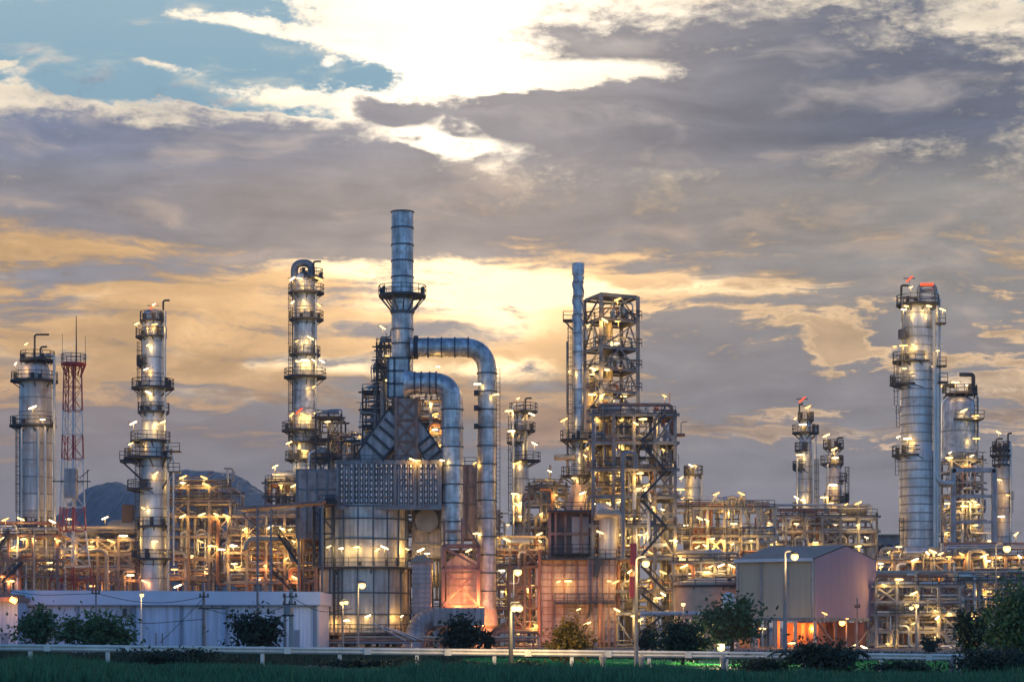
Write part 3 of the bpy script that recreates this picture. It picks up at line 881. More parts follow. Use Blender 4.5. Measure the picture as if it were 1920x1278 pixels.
mb = MB(); mb.box(WX(745, PD), WX(780, PD), PD - .9, PD + 5, WZ(868, PD), WZ(748, PD)); link('support_panel', mb, 'panel_pink', t)
mb = MB(); q = PD - 1.2
for px in (743, 782): mb.bar((WX(px, PD), q, WZ(870, PD)), (WX(px, PD), q, WZ(746, PD)), .4)
ps = (748, 788, 828, 866)
for a, b in zip(ps, ps[1:]):
    mb.bar((WX(743, PD), q, WZ(a, PD)), (WX(782, PD), q, WZ(b, PD)), .24); mb.bar((WX(782, PD), q - .03, WZ(a, PD)), (WX(743, PD), q - .03, WZ(b, PD)), .24)
    mb.bar((WX(743, PD), q, WZ(b, PD)), (WX(782, PD), q, WZ(b, PD)), .3)
link('lattice', mb, 'rust_steel', t)


# --- the two big flue ducts
def duct(label, pts, rad, D, seams_h, seams_v, rb, foot=None):
    t = thing('flue_duct', label, 'duct', (WX(pts[-1][0], D), D, 0), 'big flue ducts of the main stack')
    p = [W(a, b, D) for a, b in pts]; mb = MB(); rr = M(rad, D)
    mb.tube(bend(p, M(rb, D), 10), rr, 28, True); link('pipe', mb, 'duct', t)
    for px in seams_h:
        fx = WX(px, D); z = WZ(pts[0][1], D); mb = MB(); mb.tube([(fx - .09, D, z), (fx + .09, D, z)], rr + .13, 28); link('flange', mb, 'duct_flange', t)
    for py in seams_v:
        fz_ = WZ(py, D); vx = WX(pts[-1][0], D); mb = MB(); mb.tube([(vx, D, fz_ - .09), (vx, D, fz_ + .09)], rr + .12, 28); link('flange', mb, 'duct_flange', t)
    return t


t1 = duct('taller blue-grey flue duct, its foot flared and lit orange', [(770, 651), (913, 651), (913, 1142)], 17.8, 290.5, (803, 828, 853, 878), range(700, 1140, 34), 46)
mb = MB(); xx = WX(913, 290.5); mb.lathe(xx, 290.5, [(0, M(12, 290)), (WZ(1178, 290.5), M(12, 290)), (WZ(1172, 290.5), M(21, 290)), (WZ(1160, 290.5), M(21, 290)), (WZ(1140, 290.5), M(17.5, 290))], 24)
link('foot', mb, 'panel_pink', t1)
mb = MB(); mb.tube([W(776, 651, 290.5), W(784, 651, 290.5)], M(22, 290), 28); link('collar', mb, 'dark_steel', t1)
ladder(t1, 934, 690, 1140, 289.6, False)
mb = MB()
for py in (738, 766, 800): mb.box(WX(889, 290), WX(897, 290), 288.2, 290, WZ(py + 4, 290), WZ(py - 4, 290))
link('valve_rib', mb, 'dark_steel', t1)
lamps(t1, 3, [(1385, 790, 0), (1490, 850, 0)], 289, .35)
t2 = duct('shorter blue-grey flue duct ending on the orange lit frame', [(760, 718), (848, 718), (848, 1024)], 20.3, 286.0, (778, 790, 806, 818), range(768, 1020, 35), 40)
mb = MB(); mb.tube([W(758, 718, 286), W(776, 718, 286)], [M(27, 286), M(21, 286)], 28); link('collar', mb, 'duct', t2)

# --- orange lit frame the shorter duct stands on
QD = 284.0; t = thing('duct_support_frame', 'rust coloured X-braced frame under the shorter duct, lit orange inside', 'steel frame', (WX(864, QD), QD, 0))
mb = MB(); q = lambda a, b, d=0: (WX(a, QD), QD + d, WZ(b, QD))
for d in (0, 5):
    for px in (831, 897): mb.bar(q(px, 1215, d), q(px, 1021, d), .42)
    for py in (1022, 1064, 1137): mb.bar(q(831, py, d), q(897, py, d), .42)
    mb.bar(q(831, 1066, d - .1), q(897, 1135, d - .1), .3); mb.bar(q(897, 1066, d - .16), q(831, 1135, d - .16), .3)
    mb.bar(q(831, 1024, d - .1), q(897, 1062, d - .1), .3)
    mb.bar(q(833, 972, d), q(833, 1020, d), .3); mb.bar(q(866, 972, d), q(866, 1020, d), .3); mb.bar(q(868, 974, d), q(897, 1020, d), .26); mb.bar(q(833, 995, d), q(866, 995, d), .25)
for px in (831, 897):
    for py in (1022, 1064, 1137): mb.bar(q(px, py), q(px, py, 5), .3)
link('frame', mb, 'rust_steel', t)
mb = MB(); mb.box(WX(836, QD), WX(893, QD), QD + 2.2, QD + 7, 0, WZ(1052, QD)); mb.prism([(WX(836, QD), WZ(1052, QD) + .002), (WX(893, QD), WZ(1052, QD) + .002), (WX(864, QD), WZ(1034, QD))], QD + 2.25, QD + 6.9)
link('fan_housing', mb, 'panel_pink', t)
mb = MB()
for py in range(1060, 1140, 12): mb.bar(q(837, py, 2.15), q(892, py, 2.15), .08)
link('fan_housing_rib', mb, 'warm_steel', t)
lamps(t, 4, [(1403, 525, 1, 1)], QD, .6)

# --- box duct, ribbed elbow and cross duct at its foot
t = thing('box_duct', 'upright ribbed box duct with a little gabled cap beside the round furnace', 'duct', (WX(790, 283), 283, 0))
D_ = 283.0; a, b = WX(773, D_), WX(808, D_)
mb = MB(); mb.box(a, b, D_, D_ + 2.4, WZ(1150, D_), WZ(1054, D_)); link('casing', mb, 'panel_pink', t)
mb = MB(); mb.prism([(a - .3, WZ(1054, D_)), (b + .3, WZ(1054, D_)), (b + .3, WZ(1051, D_)), ((a + b) / 2 + .3, WZ(1040, D_)), ((a + b) / 2 - .6, WZ(1040, D_)), (a - .3, WZ(1051, D_))], D_ - .3, D_ + 2.7); link('cap_roof', mb, 'roof_grey', t)
mb = MB()
for py in range(1066, 1150, 9): mb.bar((a - .04, D_ - .03, WZ(py, D_)), (b + .04, D_ - .03, WZ(py, D_)), .10)
link('rib', mb, 'cladding_seam', t)
for s_ in (a + .2, b - .2):
    mb = MB(); mb.box(s_ - .15, s_ + .15, D_ + .8, D_ + 1.1, 0, WZ(1150, D_)); link('leg', mb, 'grey_steel', t)
t = thing('elbow_duct', 'ribbed grey elbow duct curving to the ground near the round furnace', 'duct', (WX(800, 282), 282, 0))
pts = bend([W(842, 1160, 282), W(790, 1160, 282), W(772, 1222, 281)], M(34, 282), 12); mb = MB(); mb.tube(pts, M(21, 282), 20); link('pipe', mb, 'panel_grey', t)
for i in range(1, len(pts) - 1, 2):
    d = (pts[i + 1] - pts[i - 1]).normalized() * .06; mb = MB(); mb.tube([pts[i] - d, pts[i] + d], M(21, 282) + .1, 20); link('flange', mb, 'cladding_seam', t)
t = thing('cross_duct', 'low ribbed box duct under the orange lit frame', 'duct', (WX(860, 280), 280, 0))
mb = MB(); mb.box(WX(812, 280), WX(908, 280), 280, 283.4, WZ(1172, 280), WZ(1139, 280)); link('casing', mb, 'panel_grey', t)
mb = MB()
for px in range(814, 909, 11): mb.bar((WX(px, 280), 279.95, WZ(1173, 280)), (WX(px, 280), 279.95, WZ(1138, 280)), .18)
link('rib', mb, 'cladding_seam', t)
for px in (820, 860, 900):
    mb = MB(); mb.box(WX(px, 280) - .2, WX(px, 280) + .2, 281, 281.5, 0, WZ(1172, 280)); link('leg', mb, 'grey_steel', t)
t = thing('fan_duct', 'dark box duct with a round fan casing behind the box duct cap', 'duct', (WX(795, 291), 291, 0))
mb = MB(); mb.box(WX(772, 291), WX(832, 291), 291, 296, WZ(1045, 291), WZ(958, 291)); link('casing', mb, 'panel_grey', t)
mb = MB(); mb.tube([W(800, 975, 290.9), W(800, 975, 289.5)], M(22, 290), 20); link('fan_casing', mb, 'pipe_grey', t)
mb = MB()
for px in (776, 800, 828):
    mb.bar(W(px, 1215, 290.7), W(px, 955, 290.7), .3)
for py in (957, 990, 1020, 1044): mb.bar(W(770, py, 290.6), W(834, py, 290.6), .25)
link('frame', mb, 'grey_steel', t)
lamps(t, 4, [(1128, 522, 1, -2), (1165, 542, 0, -2)], 290, .9)

# canopy roof reaching out from the furnace
t = thing('canopy', 'thin orange-edged canopy roof on slim posts over the pipe racks', 'canopy', (WX(530, 281), 281, 0))
mb = MB(); a, b = W(446, 957, 281), W(610, 944, 281)
mb._add([(a.x, 279, a.z), (b.x, 279, b.z), (b.x, 288, b.z + .3), (a.x, 288, a.z + .3), (a.x, 279, a.z + .35), (b.x, 279, b.z + .35), (b.x, 288, b.z + .65), (a.x, 288, a.z + .65)],
        [(3, 2, 1, 0), (4, 5, 6, 7), (0, 1, 5, 4), (1, 2, 6, 5), (2, 3, 7, 6), (3, 0, 4, 7)])
link('roof', mb, 'rust_steel', t)
for px, dd in ((483, 0), (508, 0), (560, 6), (604, 0)):
    mb = MB(); mb.bar(W(px, 1215, 280 + dd), W(px, 955 - (px - 483) * .08, 280 + dd), .26); link('post', mb, 'grey_steel', t)
mb = MB(); mb.bar(W(452, 962, 279.8), W(480, 985, 280), .16); mb.bar(W(585, 952, 280), W(628, 995, 280), .2); mb.bar(W(600, 952, 280.1), W(600, 1060, 280.1), .3); mb.bar(W(590, 1000, 280.2), W(628, 1000, 280.2), .22)
link('bracket_frame', mb, 'dark_steel', t)
# winch gear at the head of the canopy
t = thing('winch', 'black winch gear on the furnace corner above the canopy end', 'machine', (WX(618, 283), 283, WZ(946, 283)))
mb = MB(); mb.box(WX(607, 283), WX(632, 283), 282, 284, WZ(945, 283), WZ(938, 283)); link('base', mb, 'dark_steel', t)
mb = MB(); mb.tube([W(610, 932, 283), W(629, 932, 283)], .5, 12); link('drum', mb, 'lamp_housing', t)
mb = MB(); handrail(mb, [(WX(600, 283), 281.6, WZ(945, 283)), (WX(632, 283), 281.6, WZ(945, 283))]); link('handrail', mb, 'dark_steel', t)
# ================================================================ PIPE RACKS AND STEEL FRAMES
PIPES = ('pipe_silver', 'pipe_silver', 'pipe_tan', 'pipe_tan', 'pipe_grey', 'pipe_white', 'pipe_rust', 'pipe_tan')


def rack(label, x0, x1, floors, D, depth, bay, seed, per_floor=5, risers=6, drums=1, brace=True, m='warm_steel', rails=(0,), cat='pipe rack', name='pipe_rack', low=1214, pmats=PIPES, w=.34, decks=(), dense=True):
    """Bays of posts and beams carrying pipe runs with drops, risers, drums, walkways. floors: rows top to bottom."""
    g = random.Random(seed)
    X0, X1 = WX(x0, D), WX(x1, D); Z = [WZ(p, D) for p in floors]; zt = Z[0]
    t = thing(name, label, cat, ((X0 + X1) / 2, D, 0), None)
    n = max(1, round((x1 - x0) / bay)); px = [X0 + (X1 - X0) * i / n for i in range(n + 1)]
    mb = MB()
    for x in px:
        for y in (D, D + depth):
            mb.bar((x, y, 0), (x, y, zt + (.6 if y == D else 0)), w)
        for z in Z: mb.bar((x, D, z - .05), (x, D + depth, z - .05), w * .8)
    for z in Z:
        for y in (D, D + depth): mb.bar((X0 - .6, y, z), (X1 + .6, y, z), w * .7, w)
    if brace:
        zz = Z + [.2]
        for k in range(len(zz) - 1):
            i = g.randrange(n)
            mb.bar((px[i], D - .05, zz[k]), (px[i + 1], D - .05, zz[k + 1]), w * .6)
            if g.random() < .6: mb.bar((px[i + 1], D + .07, zz[k]), (px[i], D + .07, zz[k + 1]), w * .6)
    link('frame', mb, m, t)
    for k in rails:
        hb = MB(); handrail(hb, [(X0, D - .3, Z[k]), (X1, D - .3, Z[k])], False, 1.1, 1.8, .08)
        hb.box(X0, X1, D - .35, D + 1.0, Z[k] + .19, Z[k] + .25)
        link('handrail', hb, 'dark_steel', t)
    for j in range(2):      # caged ladders between floors
        k = g.randrange(len(Z)); x = g.uniform(X0, X1); z1 = Z[k] + 1.2; z0 = max(.2, (Z + [.2, .2])[k + 1]); mb = MB(); y = D - .5
        for s_ in (-.24, .24): mb.bar((x + s_, y, z0), (x + s_, y, z1), .07)
        q = z0
        while q < z1: mb.bar((x - .24, y, q), (x + .24, y, q), .045); q += .55
        link('ladder', mb, 'dark_steel', t)
    for k in range(0, len(Z), 2):      # part-width walkways at mid height
        a = g.uniform(X0, (X0 + X1) / 2); b = a + (X1 - X0) * g.uniform(.25, .5); z = Z[k] - g.uniform(1.2, 2.0); y = D + g.uniform(.4, 2.5); mb = MB()
        mb.box(a, b, y, y + 1.1, z, z + .1); p_ = link('walkway', mb, 'dark_steel', t); hb = MB(); handrail(hb, [(a, y, z + .1), (b, y, z + .1)], False, 1.05, 1.6, .06); link('handrail', hb, 'dark_steel', p_)
    for k in decks:
        mb = MB(); mb.box(X0, X1, D + .3, D + depth - .3, Z[k] + .2, Z[k] + .27); link('deck', mb, 'dark_steel', t)
    Zb = Z + [0.4]
    for k, z in enumerate(Z):
        for j in range(per_floor + 4):
            r = g.choice((.10, .13, .16, .2, .26)) if j < per_floor else g.choice((.055, .07, .09)); y = D + depth * ((j + .5) / per_floor % 1.0) + g.uniform(-.3, .3)
            a, b = X0 - g.uniform(.2, 1), X1 + g.uniform(.2, 1)
            if g.random() < .55: a = g.uniform(X0, X0 + (X1 - X0) * .5)
            if g.random() < .55: b = g.uniform(X0 + (X1 - X0) * .55, X1)
            if k == 0: a, b = max(a, X0 + .4), min(b, X1 - .4)
            zz = z + r + .25 + g.choice((0, 0, .5, .9, 1.4)); pts = [(a, y, zz), (b, y, zz)]
            if g.random() < .5: pts.append((b, y, zz + (g.uniform(.8, 2.2) if g.random() < .3 else -g.uniform(1, z - Zb[k + 1] + .8))))
            if g.random() < .5: pts.insert(0, (a, y, zz - g.uniform(1, z - Zb[k + 1] + 1)))
            if g.random() < .35 and len(pts) > 2: pts.append((pts[-1][0] + g.uniform(-2, 2), pts[-1][1] - .3, pts[-1][2]))
            riser(t, pts, r, g.choice(pmats), 7)
    for j in range(int(risers * 1.7)):
        x = g.uniform(X0 + 1.5, X1 - 1.5); y = D + g.uniform(-.3, depth * .6); r = g.choice((.07, .08, .1, .14, .2, .28)); k = g.randrange(len(Z))
        z1 = Z[k] + g.uniform(-.5, 1.5); z0 = max(.2, z1 - g.uniform(4, 12)); s_ = g.choice((-1, 1)) * g.uniform(.8, 3)
        pts = [(x + s_, y, z0), (x, y, z0), (x, y, z1), (x - s_ * .8, y, z1)]
        if g.random() < .5: pts.append((x - s_ * .8, y, z1 - g.uniform(1, 3)))
        riser(t, pts, r, g.choice(pmats), 7)
    for j in range(drums):
        k = g.randrange(len(Z)); x = g.uniform(X0 + 2, X1 - 2); y = D + depth * g.uniform(.25, .7); r = g.uniform(.45, .85); L_ = g.uniform(2.2, 4); z = Z[k] + r + .5
        mb = MB(); mb.tube([(x - L_ / 2 - .25, y, z), (x - L_ / 2 - .1, y, z), (x - L_ / 2, y, z), (x + L_ / 2, y, z), (x + L_ / 2 + .1, y, z), (x + L_ / 2 + .25, y, z)], [r * .4, r * .8, r, r, r * .8, r * .4], 14)
        d = link('drum', mb, g.choice(('pipe_tan', 'pipe_silver')), t)
        mb = MB()
        for q in (-.3, .3): mb.box(x + L_ * q - .12, x + L_ * q + .12, y - r * .8, y + r * .8, Z[k] + .1, z - r * .5)
        link('saddle', mb, 'grey_steel', d)
    for j in range(int(2.5 * len(Z)) if dense else 0):   # valves with handwheels on the pipes
        mb = MB(); x = g.uniform(X0, X1); k = g.randrange(len(Z)); y = D + g.uniform(0, depth * .5); z = Z[k] + g.uniform(.2, 1.2); s_ = g.uniform(.12, .3)
        mb.box(x - s_, x + s_, y - s_, y + s_, z, z + 2 * s_); mb.bar((x, y, z + 2 * s_), (x, y, z + 4 * s_), .07); mb.bar((x - s_ * 1.2, y, z + 4 * s_), (x + s_ * 1.2, y, z + 4 * s_), .07)
        link('valve', mb, 'grey_steel', t)
    return t


def stairs(parent, rows, D, m='dark_steel'):
    """Zigzag stair flights: rows of ((px, py), (px, py))."""
    for (a, b), (c, d) in rows:
        mb = MB()
        for off in (0, .9):
            mb.bar(W(a, b, D) + Vector((0, off, 0)), W(c, d, D) + Vector((0, off, 0)), .3)
            u = Vector((0, off, 1.0)); mb.bar(W(a, b, D) + u, W(c, d, D) + u, .09)
            for q in (.1, .35, .6, .85):
                e = W(a, b, D).lerp(W(c, d, D), q) + Vector((0, off, 0)); mb.bar(e, e + Vector((0, 0, 1)), .07)
        n = max(4, int((W(a, b, D) - W(c, d, D)).length / .45))
        for i in range(n):
            e = W(a, b, D).lerp(W(c, d, D), (i + .5) / n); mb.box(e.x - .16, e.x + .16, D, D + .9, e.z - .03, e.z + .03)
        link('stair_pattern', mb, m, parent)


# --- open steel structure beside the single slim stack
random.seed(5)
TD = 300.0
t = thing('steel_structure', 'tall open steel tower of floors and braces beside the slim stack', 'steel structure', (WX(1146, TD), TD, 0))
cs = [(1127, 300.0), (1196, 303.0), (1165, 309.0), (1096, 306.0)]       # four corner posts
cor = [Vector((WX(p, d), d, 0)) for p, d in cs]
fl = [552, 597, 650, 690, 733, 776, 830, 880, 930, 985, 1045, 1110]
mb = MB(); zt = WZ(550, TD)
for c in cor: mb.bar(c, c + Vector((0, 0, zt)), .55)
for py in fl:
    z = WZ(py, TD)
    for a, b in zip(cor, cor[1:] + cor[:1]): mb.bar(a + Vector((0, 0, z)), b + Vector((0, 0, z)), .22, .34)
zz = [WZ(p, TD) for p in fl]
for i in range(len(zz) - 1):
    for j in (0, 3, 1):
        a, b = cor[j], cor[(j + 1) % 4]; u, v = Vector((0, 0, zz[i])), Vector((0, 0, zz[i + 1])); m_ = (a + b) / 2
        if i == 0 and j == 0: mb.bar(a + v, m_ + u, .16); mb.bar(b + v, m_ + u, .16)
        elif (i + j) % 2: mb.bar(a + v, b + u, .2)
        else: mb.bar(a + v, m_ + u, .18); mb.bar(b + v, m_ + u, .18)
link('frame', mb, 'grey_steel', t)
mb = MB(); mb._add([tuple(c + Vector((0, 0, WZ(550, TD) + .1 + h))) for h in (0, .08) for c in cor], [(3, 2, 1, 0), (4, 5, 6, 7), (0, 1, 5, 4), (1, 2, 6, 5), (2, 3, 7, 6), (3, 0, 4, 7)]); link('roof', mb, 'panel_grey', t)
for py in fl[1:]:
    z = WZ(py, TD); mb = MB()
    mb._add([tuple(c + Vector((0, 0, z + .22 + h))) for h in (0, .08) for c in cor], [(3, 2, 1, 0), (4, 5, 6, 7), (0, 1, 5, 4), (1, 2, 6, 5), (2, 3, 7, 6), (3, 0, 4, 7)])
    d = link('deck', mb, 'dark_steel', t)
    hb = MB(); handrail(hb, [c + (c - (cor[0] + cor[2]) / 2).normalized() * .6 + Vector((0, 0, z + .3)) for c in cor], True, 1.15, 1.9)
    link('handrail', hb, 'dark_steel', d)
g = random.Random(3); ctr = (cor[0] + cor[2]) / 2
for i, z in enumerate(zz[1:]):      # equipment, pipe coils and vertical lines on each floor
    H = zz[i] - z
    for j in range(7 if i < 4 else 9):
        s_, q = g.uniform(.08, .92), g.uniform(.12, .88); p = cor[0].lerp(cor[1], s_) + (cor[3] - cor[0]) * q; r = g.choice((.1, .13, .18, .24)); h = g.uniform(.4, .85) * H
        d = Vector((g.choice((-1, 1)) * g.uniform(.7, 2.2), 0, 0))
        riser(t, [p + Vector((0, 0, z + .3)), p + Vector((0, 0, z + h)), p + d + Vector((0, 0, z + h)), p + d + Vector((0, 0, z + g.uniform(.2, .6) * h))], r, g.choice(PIPES), 7)
    for j in range(2):
        p = cor[0].lerp(cor[1], g.uniform(.15, .85)) + (cor[3] - cor[0]) * g.uniform(.15, .6); mb = MB(); s_ = g.uniform(.35, .7)
        if g.random() < .5: mb.lathe(p.x, p.y, [(z + .3, s_), (z + .3 + s_ * 1.6, s_), (z + .3 + s_ * 2.1, s_ * .5)], 12)
        else: mb.tube([(p.x - s_ * 1.5, p.y, z + .9 + s_), (p.x - s_ * 1.3, p.y, z + .9 + s_), (p.x + s_ * 1.3, p.y, z + .9 + s_), (p.x + s_ * 1.5, p.y, z + .9 + s_)], [s_ * .6, s_, s_, s_ * .6], 12)
        link('vessel', mb, g.choice(('pipe_tan', 'pipe_grey', 'pipe_silver')), t)
for px, a, b, r in ((1140, 600, 1200, 9), (1183, 780, 1200, 13), (1105, 690, 1200, 10)):
    mb = MB(); x_ = WX(px, 305); mb.lathe(x_, 304.6, [(0, M(r, 304)), (WZ(a + 8, 304), M(r, 304)), (WZ(a, 304), M(r * .5, 304))], 16); link('vessel', mb, 'pipe_tan', t)
lamps(t, 5, [(785, 308, 1), (712, 428, -1), (618, 455, 1), (725, 710, 0), (700, 852, 1), (815, 980, -1), (660, 990, 0), (800, 1150, 1), (600, 1200, -1, -6), (600, 1153, 0), (790, 430, 0, 3), (780, 560, 0, 3), (640, 700, 0, 3), (800, 700, 0, 3), (640, 850, 0, 3), (820, 860, 0, 3)], TD - .5, 1.5)
lamps(t, 6, [(668, 85, 0), (750, 90, -1), (800, 80, 1), (668, 257, 0), (742, 258, -1), (797, 245, 1), (858, 448, 1, -3), (815, 435, 0), (808, 585, 1), (800, 780, -1)], TD - .6, .9)
mb = MB(); p0 = W(1056, 600, 305); p1 = W(1100, 600, 305)
mb.box(p0.x, p1.x, 304, 306, p0.z - .2, p0.z); link('side_deck', mb, 'dark_steel', t)
hb = MB(); handrail(hb, [(p0.x, 304, p0.z), (p1.x, 304, p0.z)]); handrail(hb, [(p0.x, 304, p0.z), (p0.x, 306, p0.z)]); hb.bar((p0.x, 304.5, p0.z), W(1080, 625, 304.5), .2); link('handrail', hb, 'dark_steel', t)

# --- broader stair structure in front of it
t = rack('broad steel structure with dark zigzag stairs and orange columns', 1112, 1266, [777, 830, 880, 932, 985, 1047, 1108, 1150], 291, 9, 38, 41, 5, 22, 5, True, 'grey_steel', (0, 2, 4), 'steel structure', 'stair_structure', w=.42, decks=(0, 1, 2, 3, 5))
stairs(t, [((1203, 827), (1248, 777)), ((1203, 833), (1250, 882)), ((1203, 932), (1250, 882)), ((1203, 937), (1250, 988)), ((1203, 1040), (1250, 988)), ((1203, 1060), (1250, 1110)), ((1203, 1112), (1250, 1152)), ((1195, 1190), (1240, 1155))], 289.6)
for px, a, b in ((1231, 757, 850), (1243, 764, 800), (1226, 850, 905), (1224, 1095, 1140)):
    mb = MB(); mb.lathe(WX(px, 294), 294, [(WZ(b, 294), M(5.5 if px == 1231 else 4, 294)), (WZ(a, 294), M(5.5 if px == 1231 else 4, 294))], 14, True, True); link('orange_pipe', mb, 'orange_paint', t)
for px, a, b in ((1188, 1018, 1060), (1186, 1080, 1120)):
    mb = MB(); mb.box(WX(px - 6, 290), WX(px + 5, 290), 289.4, 290.4, WZ(b, 290), WZ(a, 290)); link('panel', mb, 'red_paint', t)
riser(t, [W(1168, 1046, 288.4), W(1168, 848, 288.4), W(1192, 848, 288.4), W(1192, 880, 288.4)], .32, 'pipe_grey', 14, 1.3)
riser(t, [W(1120, 962, 288.6), W(1166, 962, 288.6), W(1166, 990, 288.6)], .5, 'pipe_tan', 14, .8)
lamps(t, 5, [(1052, 857, -1, 4), (930, 990, 0), (888, 1015, -1), (1045, 1165, -1)], 290, .9)
lamps(t, 6, [(890, 108, 1), (918, 82, 0), (955, 150, 1), (995, 275, 0), (1047, 290, -1), (918, 435, 0), (1097, 467, 0), (1122, 467, -1), (858, 645, 1), (1050, 650, -1), (1050, 775, -1), (1017, 797, 0), (880, 900, 0), (920, 922, 1), (950, 430, 1, 4), (980, 540, -1, 4), (960, 700, 1, 4), (780, 160, 0, 5), (860, 200, 0, 5), (760, 350, 0, 4), (870, 340, 1, 5), (780, 680, 0, 4), (870, 560, 0, 4)], 290.3, 1.3)
mb = MB(); mb.bar(W(1246, 770, 295), W(1246, 744, 295), .09); link('lamp_pole', mb, 'dark_steel', t)

# --- racks at the near end, behind the white shed
t = rack('wide low pipe rack between the fat silver column and the lattice mast', -30, 108, [1003, 1050, 1080], 296, 10, 42, 51, 7, 16, 2, True, 'rust_steel', (0,))
lamps(t, 2, [(32, 300, 1), (125, 297, -1), (315, 312, -1), (10, 415, 1), (140, 418, 0), (205, 420, -1), (80, 467, 1), (345, 422, -1), (15, 645, 0), (60, 670, 0), (300, 560, 0, 3), (180, 520, 0, 4)], 296, .9)
stairs(t, [((-12, 1040), (14, 1004)), ((4, 1092), (40, 1052))], 295)
t = rack('low pipe rack behind the foot of the red and white mast', 104, 262, [1012, 1040, 1066, 1088], 304, 12, 40, 52, 6, 18, 2, True, 'warm_steel', ())
lamps(t, 2, [(415, 298, 0), (555, 433, 1), (548, 462, 0), (632, 291, 1), (668, 430, -1), (742, 398, 0), (430, 460, 0), (450, 485, 0), (350, 490, 1), (785, 635, 0), (560, 700, 0, 3), (640, 620, 1, 3)], 303.5, .9)
riser(t, [W(200, 1105, 303), W(200, 1036, 303), W(188, 1030, 303), W(160, 1034, 303)], .3, 'pipe_tan', 10, .8)
t = rack('tall pipe rack full of lit pipes beside the slim stepped column', 314, 432, [914, 938, 968, 1006, 1048, 1085], 308, 12, 38, 53, 7, 26, 4, True, 'warm_steel', (0, 1))
lamps(t, 1, [(1290, 1255, 1), (1437, 1258, -1)], 307.5, .9)
lamps(t, 2, [(1100, 80, 0), (975, 432, -1, -3), (1100, 280, 1), (1215, 270, 1), (1300, 270, -1), (1358, 280, -1), (1207, 432, -1), (1265, 458, 0), (1290, 460, 0), (1240, 90, -1), (1050, 600, 0), (1150, 520, 0, 3), (1070, 700, 1, 3), (1240, 600, 0, 3)], 307.5, .9)
t = rack('pipe rack under the orange-edged canopy roof', 428, 604, [968, 1002, 1036, 1068, 1092], 297, 11, 36, 54, 7, 30, 4, True, 'warm_steel', (1,), pmats=PIPES + ('pipe_rust', 'pipe_rust'))
lamps(t, 2, [(1405, 457, 0), (1332, 480, 0), (1472, 357, 1), (1410, 567, 0)], 296.5, .9)
lamps(t, 4, [(15, 327, -1), (118, 402, 1), (265, 390, 1), (333, 400, -1), (378, 405, 1), (400, 472, -1), (55, 495, -1), (358, 570, 1), (235, 610, 1), (403, 678, -1), (60, 600, 0), (150, 560, 0, 4), (300, 520, 0, 4), (200, 690, 0, 3), (470, 600, 0, 4), (460, 430, 0, 4)], 296.5, .95)
stairs(t, [((520, 1000), (560, 1058)), ((505, 1065), (548, 1108))], 294)
riser(t, [W(460, 1030, 295.5), W(466, 1010, 295.5), W(540, 1010, 295.5), W(548, 1050, 295.5), W(560, 1050, 295.5)], .45, 'pipe_tan', 12, 1.2)
t = rack('upper deck of pipes and small columns behind the orange canopy roof', 498, 556, [905, 932, 975], 322, 8, 28, 55, 4, 12, 1, False, 'grey_steel', (0, 1))
lamps(t, 4, [(290, 45, 1), (325, 150, 0), (402, 153, 1)], 321.5, .8)

# --- decks either side of the main stack
t = rack('stacked service decks clinging to the main stack', 680, 738, [735, 768, 800, 832], 300, 7, 29, 61, 3, 10, 0, False, 'dark_steel', (0, 1, 2), 'service deck', 'service_deck', pmats=('pipe_grey', 'pipe_silver'), w=.24, decks=(0, 1, 2))
t = rack('narrow service decks high on the side of the main stack', 706, 736, [650, 690, 712], 297, 4, 15, 62, 2, 6, 0, True, 'dark_steel', (0, 1, 2), 'service deck', 'service_deck', pmats=('pipe_grey',), w=.2, decks=(0, 1, 2))
lamps(t, 3, [(870, 630, 0), (880, 770, 0)], 296, .35)
t = rack('yellow lit service decks behind the shorter duct', 786, 830, [752, 790, 812, 850], 306, 6, 22, 63, 3, 12, 1, False, 'warm_steel', (0, 1), 'service deck', 'service_deck', w=.24, decks=(1,))
lamps(t, 3, [(1140, 1050, 0), (1170, 1140, 1), (1120, 900, 0), (1185, 1222, 0), (1150, 960, 0, 2)], 305.5, 1.0)
t = rack('gallery of pipes and valves beside the arched-top column', 592, 640, [783, 824, 858, 900], 316, 8, 24, 64, 4, 14, 1, True, 'dark_steel', (0, 1, 2), 'service deck', 'service_deck', pmats=('pipe_grey', 'pipe_silver', 'pipe_silver'), w=.26, decks=(0, 1, 2))
lamps(t, 3, [(610, 1115, 1), (705, 1078, -1, 2), (530, 1005, 0)], 315, .8)
t = rack('small domed drum deck between the gallery and the flue leg', 640, 690, [828, 872], 312, 6, 25, 65, 3, 8, 1, False, 'dark_steel', (0,), 'service deck', 'service_deck', w=.24)

t = rack('deep pipe rack glimpsed in the gaps behind the round furnace', 606, 935, [962, 1000, 1046, 1096, 1146], 312, 9, 36, 66, 6, 24, 3, True, 'grey_steel', ())
lamps(t, 4, [(1120, 600, 0, 0), (1180, 640, 0, 0), (1570, 560, 0, 0), (1170, 420, 0, 0)], 311.5, .8)
# --- middle, between duct and box heater, and behind
t = rack('pipe rack between the tall duct and the box heater', 928, 1040, [1030, 1062, 1100, 1140, 1180], 297, 10, 28, 71, 6, 24, 3, True, 'warm_steel', (1,))
lamps(t, 6, [(152, 462, -1), (160, 378, 0), (343, 470, -1), (340, 430, 1), (120, 640, 0, 3), (130, 760, 0, 3), (290, 740, 0, 3), (315, 950, -1), (220, 1000, 0, 3), (90, 450, 0)], 296.5, .95)
t = rack('light pipe frame beside the thin twin-pipe column', 992, 1062, [912, 945, 990], 312, 7, 23, 72, 4, 14, 1, True, 'grey_steel', (0,))
lamps(t, 6, [(400, 70, -1), (435, 205, -1), (350, 315, 1), (460, 260, 0, 2)], 311.5, .8)

